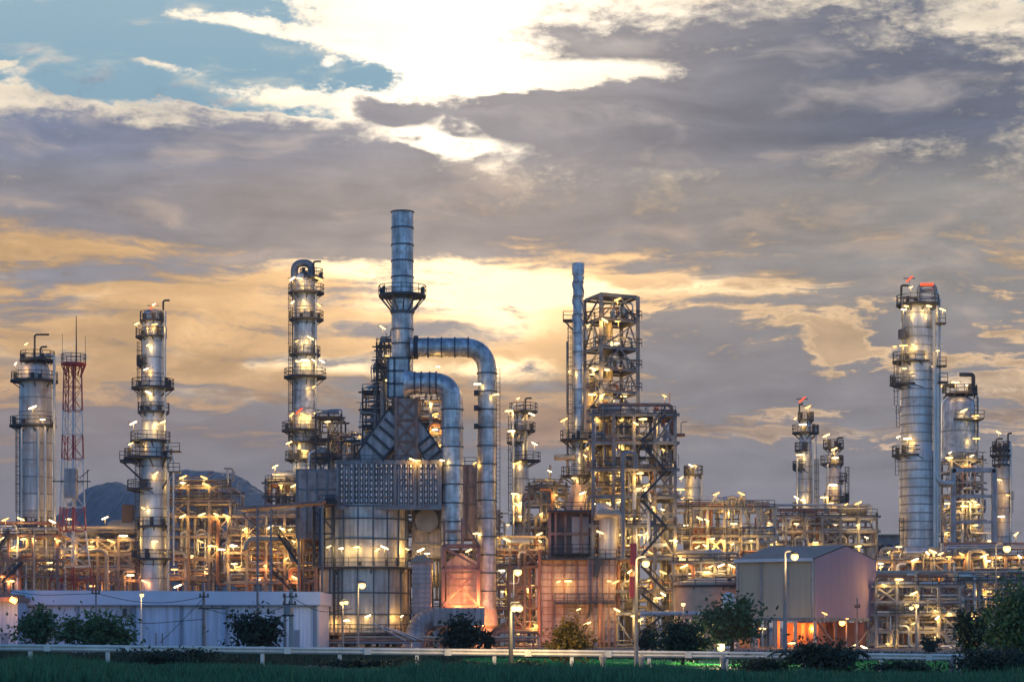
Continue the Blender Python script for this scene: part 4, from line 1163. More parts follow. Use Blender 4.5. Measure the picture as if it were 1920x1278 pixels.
# --- racks between the stair structure and the tan shed
t = rack('upper pipe rack with gooseneck pipes beyond the tan shed', 1264, 1452, [952, 1004, 1040], 300, 11, 31, 81, 6, 22, 3, True, 'pipe_tan', (0, 1))
lamps(t, 6, [(1355, 200, 1), (1498, 198, -1), (1258, 340, -1), (1300, 350, -1), (1455, 372, 0), (1330, 458, 0), (1390, 467, 0), (1555, 467, 0), (1447, 488, 0), (1290, 495, -1), (1345, 500, -1), (1245, 505, 1), (1180, 380, 0, 3), (1400, 300, 0, 3)], 299.5, .95)
for a, b in ((1366, 1380), (1386, 1396)): riser(t, [W(a, 952, 301), W(a, 932, 301), W(b, 932, 301), W(b, 955, 301)], .28, 'pipe_grey', 10, 1.0)
t = rack('dense pipe rack above the round tan tank', 1262, 1392, [1054, 1078], 290, 8, 26, 82, 6, 20, 3, True, 'grey_steel', (0,))
lamps(t, 6, [(1170, 615, 1), (1322, 617, 1), (1382, 610, 1), (1443, 613, -1), (1300, 650, 0), (1200, 660, 0, 2), (1168, 838, 0, -3), (1150, 565, 0, 2)], 289.5, .95)
t = rack('pipe rack behind the shed roof, below the two thin columns', 1440, 1644, [968, 996, 1020], 312, 10, 34, 83, 6, 18, 2, True, 'grey_steel', (0,))
lamps(t, 8, [(28, 465, 0), (135, 370, -1), (158, 475, 0), (285, 372, 0), (395, 478, 0), (637, 378, 1), (687, 450, -1), (570, 260, 1), (640, 253, 1), (640, 500, 0)], 311.5, .9)
# --- the dense racks at the far end
for lab, a, b, fl_, D_, sd, m_ in (('front pipe rack of long grey pipes beside the raised shed', 1642, 1800, [1098, 1128, 1152, 1184], 268, 91, 'grey_steel'),
                                   ('front pipe rack half hidden by the biggest tree', 1796, 1960, [1090, 1122, 1150, 1186], 272, 92, 'grey_steel'),
                                   ('rear pipe rack at the foot of the tallest silver column', 1642, 1780, [1052, 1078, 1110, 1150], 286, 93, 'warm_steel'),
                                   ('rear pipe rack at the foot of the grey domed vessel', 1774, 1960, [1044, 1072, 1106, 1150], 290, 94, 'warm_steel')):
    t = rack(lab, a, b, fl_, D_, 9, 38, sd, 7, 26, 3, True, m_, (0, 2) if D_ < 280 else (0,))
    if sd == 91:
        lamps(t, 8, [(790, 722, -1), (958, 770, 1), (958, 942, 1), (1075, 1020, 0), (810, 1058, 0), (775, 1100, 1), (930, 1105, 0), (895, 1100, 0), (1130, 1105, 0), (1092, 910, 1), (1165, 885, -1), (1080, 868, 0), (873, 690, 0)], D_ - .5, .9)
    if sd == 92:
        lamps(t, 8, [(1185, 1090, -1), (1247, 1048, 0), (1357, 1085, -1), (1482, 1095, 0), (1300, 900, 0), (1390, 760, 0, 2), (1500, 800, 0, 2)], D_ - .5, .9)
    if sd == 93:
        lamps(t, 8, [(768, 600, 0), (770, 620, 1), (815, 533, 1), (873, 503, 0), (965, 578, 1), (1037, 540, -1), (1068, 530, -1), (1112, 543, 1), (1160, 560, 0), (850, 840, 0, 3), (900, 980, 0, 3), (1000, 720, 0, 3)], D_ - .5, .9)
    if sd == 94:
        lamps(t, 8, [(1233, 545, -1), (1362, 555, 1), (1450, 565, 1), (1565, 560, -1), (1380, 585, 0), (1545, 430, 1), (1075, 660, -1), (1300, 700, 0, 3), (1450, 700, 0, 3), (1200, 800, 0, 3)], D_ - .5, .9)
t = rack('dense tower of pipe coils and valves under the grey domed vessel', 1784, 1842, [862, 882, 905, 928, 950, 975, 1000, 1025], 314, 7, 29, 95, 5, 20, 3, True, 'grey_steel', (0,), w=.3)
lamps(t, 7, [(1160, 1120, 1), (1285, 1138, 1), (1155, 1150, 0), (1250, 1190, 0)], 313.4, .8)
lamps(t, 8, [(1098, 270, 0, 6), (1158, 255, 0), (1248, 270, 0), (1302, 243, -1), (1320, 263, 0), (1395, 470, 0), (1310, 380, 0), (1230, 330, 0, 2), (1240, 450, 0, 2), (1150, 430, 0, 2)], 313.4, .8)
t = thing('pipe_portal', 'tall grey goalpost-like pipe portal before the grey domed vessel', 'steel frame', (WX(1825, 300), 300, 0))
mb = MB()
for d in (0, 3):
    for px in (1787, 1864): mb.bar(W(px, 1215, 300 + d), W(px, 879, 300 + d), .7)
    for py, w_ in ((881, .7), (930, .4), (978, .4)): mb.bar(W(1785, py, 300 + d), W(1866, py, 300 + d), w_)
link('frame', mb, 'panel_grey', t)
riser(t, [W(1752, 845, 299), W(1756, 905, 299), W(1788, 905, 299)], .4, 'pipe_silver', 12, 1.2)
# ================================================================ COLUMNS, MASTS, VESSELS, STACKS
random.seed(31)
t = column('process_column', 'fat pale silver column with two wide galleries beside the lattice mast', 67, 306, [(692, 26), (720, 30), (800, 31), (990, 31)],
           [(674, 37, 103), (713, 20, 109), (797, 18, 106), (986, 30, 104)],
           [(106, 668, 1000, 2.6), (92, 802, 1000, 2.4, -2.6), (80, 802, 1000, 2.2, -2.8), (48, 802, 1000, 2.0, -2.6)], [(34, 800, 985)], 'pale_cladding', 34)
davit(t, 65, 627, 672, 92, 304); davit(t, 76, 650, 672, 88, 303.5)
lamps(t, 1, [(185, 318, 1), (110, 457, 1), (230, 765, 1, -2.2), (300, 850, 0, -2.2)], 303.5, .9)
t = column('process_column', 'slim stepped column with many galleries and a red lamp on top', 287, 302, [(590, 19), (640, 21), (641, 20), (820, 21), (822, 24), (980, 25), (1110, 26)],
           [(600, 262, 312), (630, 254, 313), (682, 256, 294), (726, 246, 327), (771, 258, 318), (825, 244, 320), (857, 232, 324), (915, 238, 302), (985, 256, 322), (1046, 246, 326)],
           [(312, 585, 822, 2.2), (318, 828, 1110, 2.4), (328, 860, 1060, 1.8)], [(262, 640, 770), (258, 830, 1105)], 'cladding', 30)
davit(t, 306, 563, 598, 318, 301)
for a, b, c, d in ((228, 862, 262, 868), (310, 846, 340, 848), (318, 884, 340, 886)):
    mb = MB(); mb.box(WX(a, 302), WX(c, 302), 300.5, 302.5, WZ(d, 302), WZ(b, 302)); p = link('platform', mb, 'dark_steel', t)
    hb = MB(); handrail(hb, [(WX(a, 302), 300.5, WZ(b, 302)), (WX(c, 302), 300.5, WZ(b, 302))]); hb.bar((WX(a + 6, 302), 301, WZ(d, 302)), (WX(268 if a < 260 else 306, 302), 301, WZ(d + 32, 302)), .25); link('handrail', hb, 'dark_steel', p)
lamps(t, 1, [(965, 175, 1), (1045, 325, 1), (1030, 495, 1), (1045, 660, -1), (940, 875, 1), (1147, 868, 1), (922, 1020, 1), (1100, 1230, 1), (1085, 40, 1), (1090, 180, 0), (1100, 880, 0)], 299.6, .9)
lamps(t, 2, [(862, 232, -1), (932, 432, 0), (870, 672, -1)], 299.4, 1.0)
lamp(t, 287, 574, 300, 1, 0, True)
t = column('process_column', 'tall blue-grey column crowned by an arched pipe', 572, 325, [(520, 18), (545, 20), (700, 22), (800, 23), (1000, 24)],
           [(519, 562, 606), (548, 540, 608), (598, 542, 607), (664, 542, 601), (706, 532, 612), (806, 528, 606), (828, 540, 604), (860, 534, 596)],
           [(594, 540, 800, 2.0), (550, 550, 800, 1.6, -1.0)], [(545, 550, 860)], 'duct', 34)
riser(t, [W(552, 548, 325), W(552, 493, 325), W(584, 493, 325), W(584, 520, 325)], M(7, 325), 'pipe_grey', 14, 1.3)
davit(t, 588, 490, 518, 602, 324)
lamps(t, 3, [(330, 325, 1), (395, 315, -1), (480, 340, -1), (355, 545, 1), (432, 528, -1), (360, 660, 0), (400, 655, 0), (450, 655, -1), (498, 660, -1), (452, 805, 1), (325, 965, 1), (395, 965, -1), (468, 965, -1), (370, 188, 0), (330, 190, 1), (480, 190, -1), (310, 1125, 1), (400, 1170, 0), (233, 1258, 1)], 322.2, 1.0)
lamp(t, 561, 770, 321, 1, 0, True)
t = column('process_column', 'thin dark column with paired riser pipes beyond the tall duct', 976, 328, [(772, 10), (860, 12), (870, 15), (1035, 15)],
           [(770, 955, 1008), (806, 958, 1004), (828, 950, 985), (862, 958, 1014), (978, 956, 1000)],
           [(962, 760, 1035, 2.4, -1.4), (986, 775, 862, 3, -1.5, 'pipe_grey')], [(957, 780, 980)], 'cladding', 30)
davit(t, 985, 746, 770, 997, 327)
lamps(t, 5, [(218, 872, 1), (295, 962, -1), (165, 943, 0), (180, 1058, 0), (310, 1130, -1), (215, 1240, 1)], 326.3, .9)
lamps(t, 6, [(200, 200, 0), (245, 250, 0), (215, 262, -1), (240, 330, 0)], 326.3, .9)
t = column('process_column', 'taller of the two thin columns behind the shed, red lamp on its davit', 1510, 345, [(790, 10), (850, 13), (1020, 15)],
           [(786, 1496, 1526), (810, 1485, 1536), (843, 1490, 1520), (878, 1486, 1516), (955, 1486, 1514)],
           [(1528, 800, 1010, 2.2), (1492, 860, 960, 1.6, -1.5)], [(1531, 860, 1000)], 'cladding', 26)
davit(t, 1499, 757, 786, 1506, 344)
lamps(t, 7, [(350, 860, 1), (278, 925, 1), (305, 1132, 0), (320, 960, 0)], 343, .8)
lamps(t, 8, [(285, 222, -1), (320, 235, 0)], 343, .8)
lamp(t, 1504, 749, 343, 1, 0, True)
t = column('process_column', 'shorter thin column ending in yellow lit galleries behind the shed', 1563, 342, [(845, 10), (870, 14), (1020, 17)],
           [(838, 1543, 1582), (868, 1538, 1582), (900, 1562, 1588), (938, 1545, 1592), (962, 1545, 1590)],
           [(1549, 870, 1010, 2.0, -1.6), (1582, 900, 1015, 2.0)], [(1588, 875, 960)], 'pale_cladding', 26)
davit(t, 1570, 820, 838, 1581, 341)
lamps(t, 7, [(455, 1022, 1), (500, 1100, 1), (505, 1150, 0)], 339.8, .9)
lamps(t, 8, [(445, 220, 0), (470, 335, 1), (520, 460, 0), (495, 150, 0), (480, 255, 0), (510, 380, 0)], 339.8, .9)
t = column('process_column', 'tallest silver column with a red lit pipe bridge on top', 1719, 300, [(578, 27), (600, 29), (845, 30), (850, 32), (1090, 32)],
           [(570, 1680, 1762), (677, 1673, 1746), (719, 1668, 1730), (852, 1672, 1740)],
           [(1754, 545, 1090, 3.6, -1.0), (1747, 690, 1090, 3.0, -2.0), (1761, 560, 1000, 1.8, -.6), (1688, 560, 720, 2.0, -1.6, 'pipe_grey')], [(1680, 680, 760), (1684, 760, 800), (1682, 855, 890), (1690, 970, 1020), (1738, 600, 640)], 'cladding', 17)
mb = MB(); mb.tube(bend([W(1690, 570, 299), W(1690, 535, 299), W(1703, 535, 299)], .3), .16, 6); link('davit', mb, 'dark_steel', t)
riser(t, [W(1723, 572, 299), W(1723, 534, 299), W(1754, 534, 299), W(1754, 572, 299)], M(3.6, 300), 'pipe_grey', 12, .8)
mb = MB(); mb.tube([W(1726, 533, 298.7), W(1750, 533, 298.7)], .2, 8); link('red_lamp', mb, 'bulb_red', t)
for py, a in ((605, 1762), (685, 1763), (715, 1766)):
    mb = MB(); x_ = WX(a, 299); mb.box(x_ - .6, x_ + .8, 298.4, 299.6, WZ(py + 3, 299), WZ(py, 299)); handrail(mb, [(x_ - .5, 298.4, WZ(py, 299)), (x_ + .7, 298.4, WZ(py, 299))]); link('platform', mb, 'dark_steel', t)
mb = MB(); mb.tube([W(1692, 618, 298), W(1692, 635, 298)], .6, 12); link('valve', mb, 'lamp_housing', t)
lamps(t, 7, [(845, 515, 0), (895, 510, 0), (950, 505, -1), (900, 640, 0), (918, 1040, 0), (865, 1030, 1), (937, 178, 1), (1118, 305, -1), (1090, 540, 0), (895, 305, 0), (910, 285, 0), (1040, 285, 0)], 297.0, .9)
lamp(t, 1705, 523, 299, 1, 0, True)
t = column('vessel', 'grey domed vessel high on its frame behind the tallest silver column', 1797, 322, [(758, 31), (860, 32), (862, 12), (1100, 12)],
           [(737, 1772, 1833)], [(1832, 742, 870, 1.8)], [(1829, 745, 850)], 'duct', 60, cat='vessel')
mb = MB(); mb.box(WX(1782, 322), WX(1836, 322), 318.6, 322, WZ(790, 322), WZ(787, 322)); handrail(mb, [(WX(1782, 322), 318.6, WZ(787, 322)), (WX(1836, 322), 318.6, WZ(787, 322))]); link('platform', mb, 'dark_steel', t)
davit(t, 1825, 702, 737, 1799, 321, .3); davit(t, 1770, 722, 737, 1790, 321, .3)
lamps(t, 7, [(1110, 738, -1), (1190, 720, 0), (1255, 735, 0), (1240, 880, 1, -.5), (1305, 910, 0), (1310, 1040, 0)], 318.8, .7)
t = column('process_column', 'thin column near the big tree with a small antenna on top', 1880, 330, [(838, 8), (870, 10), (871, 13), (1060, 14)],
           [(842, 1860, 1895), (852, 1856, 1896), (870, 1860, 1894)], [(1893, 830, 1050, 2.2)], [(1896, 920, 960)], 'pale_cladding', 28)
davit(t, 1890, 812, 842, 1897, 329); davit(t, 1868, 822, 842, 1880, 329)
lamps(t, 7, [(1437, 1005, -1)], 327.5, .8); lamps(t, 8, [(1497, 207, 0), (1450, 120, 0), (1460, 330, 0)], 327.5, .8)
t = column('vessel', 'short silver domed vessel beside the broad stair structure', 1299, 312, [(893, 15), (1000, 16)], [(888, 1282, 1318)], [(1316, 890, 960, 1.4)], (), 'cladding', 24, cat='vessel')
lamps(t, 6, [(1155, 107, 1), (1210, 38, -1), (1235, 40, -1), (1150, 175, 0), (1165, 222, 1)], 309.5, .9)
t = column('vessel', 'blue-grey column glimpsed behind the zigzag stairs', 1252, 306, [(800, 10), (1000, 11)], [(860, 1240, 1266)], (), (), 'duct', 30, cat='vessel')

# --- slim stack over the box heater
KD = 296.0; x = WX(1084, KD); kz = lambda p: WZ(p, KD)
t = thing('slim_stack', 'slim pale grey chimney rising from the box heater', 'chimney', (x, KD, 0))
pr = [(kz(905), M(10, KD))]
for py in (870, 838, 800, 765, 730, 695, 660, 625, 590, 556, 530):
    z = kz(py); rr = M(9.6, KD); pr += [(z - .1, rr), (z - .09, rr + .09, 1), (z + .09, rr + .09, 1), (z + .1, rr)]
pr += [(kz(516), M(9.6, KD)), (kz(515), M(11.6, KD)), (kz(494), M(11.6, KD)), (kz(493), M(8, KD)), (kz(500), M(7.6, KD))]
mb = MB(); mb.lathe(x, KD, pr, 24); link('shaft', mb, ['duct', 'cladding_seam'], t)
mb = MB()
for s_ in range(3):      # helical strakes on the upper third
    pts = [(x + M(10.6, KD) * math.cos(q * .5 + s_ * 2.09), KD + M(10.6, KD) * math.sin(q * .5 + s_ * 2.09), kz(518) - q * .55) for q in range(14)]
    mb.tube(pts, .1, 5)
link('strake_rib', mb, 'duct', t)
for py, a, b in ((823, 1050, 1114), (891, 1052, 1110)): ring_platform(t, 1084, KD, py, a, b, M(10, KD))
mb = MB(); mb.lathe(x, KD, [(kz(957), M(27, KD)), (kz(905), M(11, KD))], 8, False, False, math.pi / 8); link('breech_cone', mb, 'panel_pink', t)
ladder(t, 1069, 600, 890, KD - .6); riser(t, [W(1064, 893, KD), W(1064, 640, KD)], .18, 'pipe_tan'); 
mb = MB(); mb.tube([W(1038, 857, KD - 1), W(1040, 857, KD - 1), W(1060, 857, KD - 1), W(1078, 857, KD - 1)], [.15, .42, .42, .42], 12); link('side_drum', mb, 'pipe_tan', t)
lamps(t, 5, [(510, 718, 1), (480, 995, 1)], KD - 1.5, .8); lamps(t, 6, [(590, 195, 1), (540, 110, 0)], KD - 2.0, .9)

# --- box heater
HD_ = 292.0; hz = lambda p: WZ(p, HD_); hx = lambda p: WX(p, HD_)
t = thing('box_heater', 'ribbed pinkish box heater standing under the slim chimney', 'furnace', (hx(1080), HD_, 0))
mb = MB(); mb.box(hx(1030), hx(1112), HD_ + .8, HD_ + 7, hz(1046), hz(957)); link('upper_casing', mb, 'brick_dark', t)
mb = MB(); mb.box(hx(1072), hx(1104), HD_ + .55, HD_ + .85, hz(1038), hz(968)); link('panel', mb, 'panel_pink', t)
mb = MB(); mb.box(hx(1012), hx(1101), HD_, HD_ + 8, .6, hz(1047)); link('casing', mb, 'panel_pink', t)
mb = MB(); mb.prism([(hx(1100), .6), (hx(1152), .6), (hx(1152), hz(1048)), (hx(1100), hz(1048))], HD_ - 2.0, HD_ + 6); link('bay_casing', mb, 'panel_pink', t)
mb = MB()
for py in range(1060, 1212, 13):
    mb.bar((hx(1011), HD_ - .04, hz(py)), (hx(1100), HD_ - .04, hz(py)), .13); mb.bar((hx(1100), HD_ - 2.05, hz(py)), (hx(1153), HD_ - 2.05, hz(py)), .13)
for px in (1013, 1036, 1058, 1080): mb.bar((hx(px), HD_ - .06, 0), (hx(px), HD_ - .06, hz(1046)), .26)
for px in (1101, 1110, 1121, 1131, 1141, 1152): mb.bar((hx(px), HD_ - 2.1, 0), (hx(px), HD_ - 2.1, hz(1047)), .24)
for px in (1031, 1042, 1060, 1090, 1111): mb.bar((hx(px), HD_ + .5, hz(1046)), (hx(px), HD_ + .5, hz(950)), .34)
for py in (958, 1000, 1045): mb.bar((hx(1026), HD_ + .45, hz(py)), (hx(1116), HD_ + .45, hz(py)), .4)
link('rib', mb, 'rust_steel', t)
for a, b, py, d in ((1010, 1154, 1047, -2.6), (1040, 1152, 1129, -3.2), (1026, 1118, 957, -.8), (1034, 1112, 1036, -.8)):
    mb = MB(); mb.box(hx(a), hx(b), HD_ + d, HD_ + .2, hz(py) - .2, hz(py)); p = link('platform', mb, 'dark_steel', t)
    hb = MB(); handrail(hb, [(hx(a), HD_ + d, hz(py)), (hx(b), HD_ + d, hz(py))], False, 1.15, 1.5); link('handrail', hb, 'dark_steel', p)
mb = MB(); mb.bar((hx(1108), HD_ - 3, hz(1130)), (hx(1100), HD_ - 2, hz(1160)), .25); mb.bar((hx(1122), HD_ - 2.3, hz(1048)), (hx(1116), HD_ - 2.3, hz(1082)), .7); link('bracket_frame', mb, 'dark_steel', t)
riser(t, [W(1012, 1030, 289), W(1012, 1210, 289)], .2, 'pipe_rust'); riser(t, [W(1116, 958, 291), W(1140, 962, 291), W(1140, 1046, 291)], 1.3, 'pale_cladding', 16, 1.2)
riser(t, [W(1126, 1130, 288.6), W(1126, 1212, 288.6)], .18, 'pipe_rust')
lamps(t, 6, [(450, 703, 1, 2.0), (505, 700, 0, 2.4), (778, 705, 1), (740, 700, 0), (688, 420, -1), (565, 862, 1), (785, 865, -1), (615, 943, 1)], HD_ - 3.6, .95)

# --- red and white lattice mast
t = thing('lattice_mast', 'red and white banded lattice mast with an antenna rod', 'mast', (WX(138, 300), 300, 0))
LD = 300.0
lev = [(683, 16), (725, 17), (770, 18), (815, 19), (860, 20), (905, 21), (950, 22.5), (995, 25), (1030, 29), (1062, 34), (1085, 38), (1108, 42), (1140, 48), (1175, 54), (1211, 60)]
bands = [(0, 2, 'red_paint'), (2, 4, 'white_paint'), (4, 6, 'red_paint'), (6, 8, 'white_paint')] if False else None
for i, ((pa, ha), (pb, hb_)) in enumerate(zip(lev, lev[1:])):
    m_ = 'red_paint' if i in (0, 1, 3, 6, 9, 10, 13) else 'white_paint'
    mb = MB(); za, zb = WZ(pa, LD), WZ(pb, LD); ra, rb = M(ha, LD), M(hb_, LD); cx_ = WX(138, LD)
    ca = [Vector((cx_ + ra * a, LD + ra * b * .9, za)) for a, b in ((-1, -.6), (1, -.6), (.75, 1), (-.75, 1))]
    cb = [Vector((cx_ + rb * a, LD + rb * b * .9, zb)) for a, b in ((-1, -.6), (1, -.6), (.75, 1), (-.75, 1))]
    for j in range(4):
        k = (j + 1) % 4; mb.bar(ca[j], cb[j], .15); mb.bar(cb[j], cb[k], .10); mb.bar(ca[j], cb[k], .075); mb.bar(ca[k], cb[j], .075)
        mj = (cb[j] + cb[k]) / 2; mb.bar((ca[j] + ca[k]) / 2, mj, .1)
    mb.bar((cx_, LD, za), (cx_, LD, zb), .22)
    link('lattice_section', mb, m_, t)
mb = MB(); x_ = WX(138, LD)
mb.lathe(x_, LD, [(WZ(684, LD), M(24, LD)), (WZ(680, LD), M(24, LD))], 12, True, True)
for k in range(8): mb.bar((x_ + M(23, LD) * math.cos(k * .785), LD + M(23, LD) * math.sin(k * .785), WZ(683, LD)), (x_ + M(14, LD) * math.cos(k * .785), LD + M(14, LD) * math.sin(k * .785), WZ(706, LD)), .14)
mb.lathe(x_, LD, [(WZ(708, LD), M(2, LD)), (WZ(682, LD), M(2, LD))], 6); link('platform', mb, 'red_paint', t)
hb = MB(); handrail(hb, [(x_ + M(23, LD) * math.cos(k * .785), LD + M(23, LD) * math.sin(k * .785), WZ(680, LD)) for k in range(8)], True, 1.2, 1.7); link('handrail', hb, 'dark_steel', t)
mb = MB(); mb.tube([W(143, 680, LD), W(143, 592, LD)], [.12, .05], 6); mb.tube([W(117, 680, LD), W(117, 625, LD)], .03, 5); mb.tube([W(160, 680, LD), W(160, 630, LD)], .03, 5); link('antenna', mb, 'dark_steel', t)
mb = MB(); mb.box(WX(127, LD), WX(148, LD), LD - 2.2, LD - .6, WZ(934, LD), WZ(880, LD)); link('equipment_box', mb, 'panel_grey', t)
mb = MB(); mb.bar(W(98, 902, LD - 1), W(170, 902, LD - 1), .15); mb.bar(W(164, 915, LD - 1), W(164, 880, LD - 1), .1); mb.bar(W(150, 895, LD - 1), W(168, 880, LD - 1), .1); link('crossarm', mb, 'dark_steel', t)

# --- horizontal drum on legs near the slim stepped column
t = thing('horizontal_drum', 'dark tan horizontal drum on a high deck before the hill', 'vessel', (WX(240, 310), 310, 0))
mb = MB(); mb.tube([W(200, 990, 310), W(203, 990, 310), W(212, 990, 310), W(256, 990, 310), W(264, 990, 310)], [.3, .85, 1.25, 1.25, .5], 18); link('shell', mb, 'pipe_tan', t)
mb = MB(); mb.box(WX(188, 310), WX(262, 310), 308.4, 311.6, WZ(1006, 310), WZ(1003, 310)); link('deck', mb, 'dark_steel', t)
hb = MB(); handrail(hb, [(WX(188, 310), 308.4, WZ(1003, 310)), (WX(262, 310), 308.4, WZ(1003, 310))]); link('handrail', hb, 'dark_steel', t)
for px in (204, 254):
    mb = MB(); mb.bar(W(px, 1211, 309), W(px, 1004, 309), .35); link('leg', mb, 'warm_steel', t)
mb = MB(); mb.box(WX(231, 310), WX(250, 310), 309, 311, WZ(980, 310), WZ(946, 310)); link('stub_casing', mb, 'brick_dark', t)
mb = MB(); mb.bar(W(196, 1004, 308.6), W(228, 1040, 308.6), .3); mb.bar(W(228, 1004, 308.6), W(196, 1040, 308.6), .3); link('brace_frame', mb, 'dark_steel', t)

# --- round tan tank with a walkway
t = thing('round_tank', 'round tan tank with a curved walkway beside the tan shed', 'tank', (WX(1335, 279), 279, 0))
x = WX(1335, 279); mb = MB(); mb.lathe(x, 279, [(0, M(72, 279)), (WZ(1092, 279), M(72, 279)), (WZ(1084, 279), M(40, 279))], 40); link('shell', mb, 'pipe_tan', t)
ring_platform(t, 1335, 279, 1097, 1258, 1412, M(71, 279))
riser(t, [W(1200, 1150, 270), W(1300, 1150, 270), W(1420, 1156, 270)], .3, 'pipe_silver')
t = thing('dome_cap', 'small pale dome standing beside the tan shed wall', 'tank', (WX(1366, 262), 262, 0))
mb = MB(); rr = M(14, 262); z0 = WZ(1122, 262); mb.lathe(WX(1366, 262), 262, [(0, rr)] + [(z0 + rr * .9 * math.sin(k * .262), rr * math.cos(k * .262)) for k in range(6)] + [(z0 + rr * .9, .02)], 20); link('shell', mb, 'white_paint', t)
# ================================================================ BUILDINGS, STREET LAMPS, POLES
random.seed(77)
# --- long white shed
BD = 256.0; bx = lambda p: WX(p, BD); bz = lambda p: WZ(p, BD)
t = thing('long_shed', 'long low white shed with a deep fascia in front of the pipe racks', 'building', (bx(320), BD, 0))
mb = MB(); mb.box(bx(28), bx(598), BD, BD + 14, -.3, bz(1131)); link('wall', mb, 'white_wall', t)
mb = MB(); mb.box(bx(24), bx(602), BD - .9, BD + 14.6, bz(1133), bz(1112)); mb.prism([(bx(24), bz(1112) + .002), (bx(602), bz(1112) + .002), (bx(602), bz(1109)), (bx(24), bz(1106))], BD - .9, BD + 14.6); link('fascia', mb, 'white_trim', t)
mb = MB(); mb.box(bx(26), bx(600), BD - .88, BD + .1, bz(1135), bz(1133) - .003); link('soffit_trim', mb, 'blue_trim', t)
for px in (146, 252, 340, 425, 592):
    mb = MB(); mb.bar((bx(px), BD - .12, -.2), (bx(px), BD - .12, bz(1133)), .3, .24); link('downpipe', mb, 'blue_trim', t)
mb = MB(); mb.box(bx(230), bx(246), BD - .5, BD - .02, bz(1156), bz(1134) - .3); f_ = link('air_conditioner', mb, 'pipe_grey', t)
mb = MB(); mb.box(bx(232), bx(239), BD - .54, BD - .5, bz(1154), bz(1140)); link('grille', mb, 'dark_steel', f_)
for px in (295, 307):
    mb = MB(); mb.bar((bx(px), BD - 1.0, 0), (bx(px), BD - 1.0, bz(1186)), .14); link('vent_pipe', mb, 'pipe_grey', t)
mb = MB(); mb.box(bx(552), bx(562), BD - .08, BD - .01, -.2, bz(1180)); link('door', mb, 'blue_trim', t)
# --- small gatehouse at the edge
t = thing('gatehouse', 'small pinkish white gatehouse under an orange lit canopy', 'building', (WX(10, 250), 250, 0))
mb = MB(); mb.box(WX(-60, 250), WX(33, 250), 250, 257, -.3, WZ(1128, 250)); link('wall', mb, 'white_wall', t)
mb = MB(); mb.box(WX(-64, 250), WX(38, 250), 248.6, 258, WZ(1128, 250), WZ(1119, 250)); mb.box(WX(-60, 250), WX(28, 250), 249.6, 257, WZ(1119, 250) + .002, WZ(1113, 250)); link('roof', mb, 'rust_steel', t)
mb = MB(); mb.box(WX(2, 250), WX(16, 250), 249.9, 249.98, WZ(1208, 250), WZ(1186, 250)); link('door', mb, 'blue_trim', t)
mb = MB(); mb.tube([W(20, 1122, 248), W(30, 1127, 248)], .3, 8); a = link('flood_lamp', mb, 'bulb_orange', t)
l = bpy.data.objects.new('lamp_glow', light_data('lamp_glow', 350, (1, .42, .12))); C.objects.link(l); l.parent = a; l.location = W(22, 1134, 246.5) - Vector(t['_o'])

# --- raised shed: tan long side, mauve gable end
ED = 262.0
A = Vector((WX(1528, ED), ED, 0)); Bv = Vector((WX(1382, ED + 5), ED + 5, 0)); Cv = Vector((WX(1643, ED + 7), ED + 7, 0))
nl = (Bv - A); ng = (Cv - A); zb, ze, zr = WZ(1158, ED), WZ(1047, ED), WZ(1021, ED)
t = thing('raised_shed', 'raised windowless shed, tan long side and mauve gable, on braced legs', 'building', tuple(A))
far = A + nl; up = Vector((0, 0, 1))
mid = A + ng * .5


def quad(mb, *p): mb._add([tuple(q) for q in p], [tuple(range(len(p)))])


mb = MB(); quad(mb, far + up * zb, A + up * zb, A + up * ze, far + up * ze); quad(mb, far + ng + up * zb, far + ng + up * ze, A + ng + up * ze, A + ng + up * zb)
quad(mb, A + up * zb, far + up * zb, far + ng + up * zb, A + ng + up * zb); link('side_wall', mb, 'tan_wall', t)
mb = MB(); quad(mb, A + up * zb, Cv + up * zb, Cv + up * ze, mid + up * zr, A + up * ze); quad(mb, far + ng + up * zb, far + up * zb, far + up * ze, far + ng * .5 + up * zr, far + ng + up * ze); link('gable_wall', mb, 'mauve_wall', t)
mb = MB(); k = up * .12; e1 = -ng.normalized() * .5; dz = (zr - ze) / (ng.length / 2) * .5
quad(mb, far + e1 + up * (ze - dz) + k, A + e1 + up * (ze - dz) + k, mid + up * zr + k, far + ng * .5 + up * zr + k)
quad(mb, far + ng * .5 + up * zr + k, mid + up * zr + k, Cv + up * ze + k, far + ng + up * ze + k); link('roof', mb, 'roof_grey', t)
mb = MB(); mb.bar(far + e1 + up * (ze - .1), A + e1 + up * (ze - .1), .35, .4); link('gutter', mb, 'white_paint', t)
mb = MB()
for q in (.02, .34, .68, .99):
    p = A + nl * q - ng.normalized() * .12; mb.bar(p + up * zb, p + up * (ze - .2), .22)
p = A + ng * .02; link('downpipe_rib', mb, 'panel_grey', t)
mb = MB(); mb.bar(far + up * (zb - .15), A + up * (zb - .15), .4); mb.bar(A + up * (zb - .15), Cv + up * (zb - .15), .4); link('floor_beam', mb, 'grey_steel', t)
for q, base in [(i / 4, A) for i in range(5)] + [(i / 4, A + ng) for i in range(5)]:
    p = base + nl * q; mb = MB(); mb.bar(p, p + up * (zb - .3), .4); link('leg', mb, 'panel_grey', t)
for q in (.33, .66):
    for b_ in (A, far): p = b_ + ng * q; mb = MB(); mb.bar(p, p + up * (zb - .3), .35); link('leg', mb, 'rust_steel', t)
mb = MB()
for a_, b_ in ((A + nl * .98, A + nl * .76), (A + ng * .97, A + ng * .68), (A + ng * .03, A + ng * .32)): mb.bar(a_ + up * (zb - .3), b_ + up * .4, .22)
link('brace_frame', mb, 'rust_steel', t)
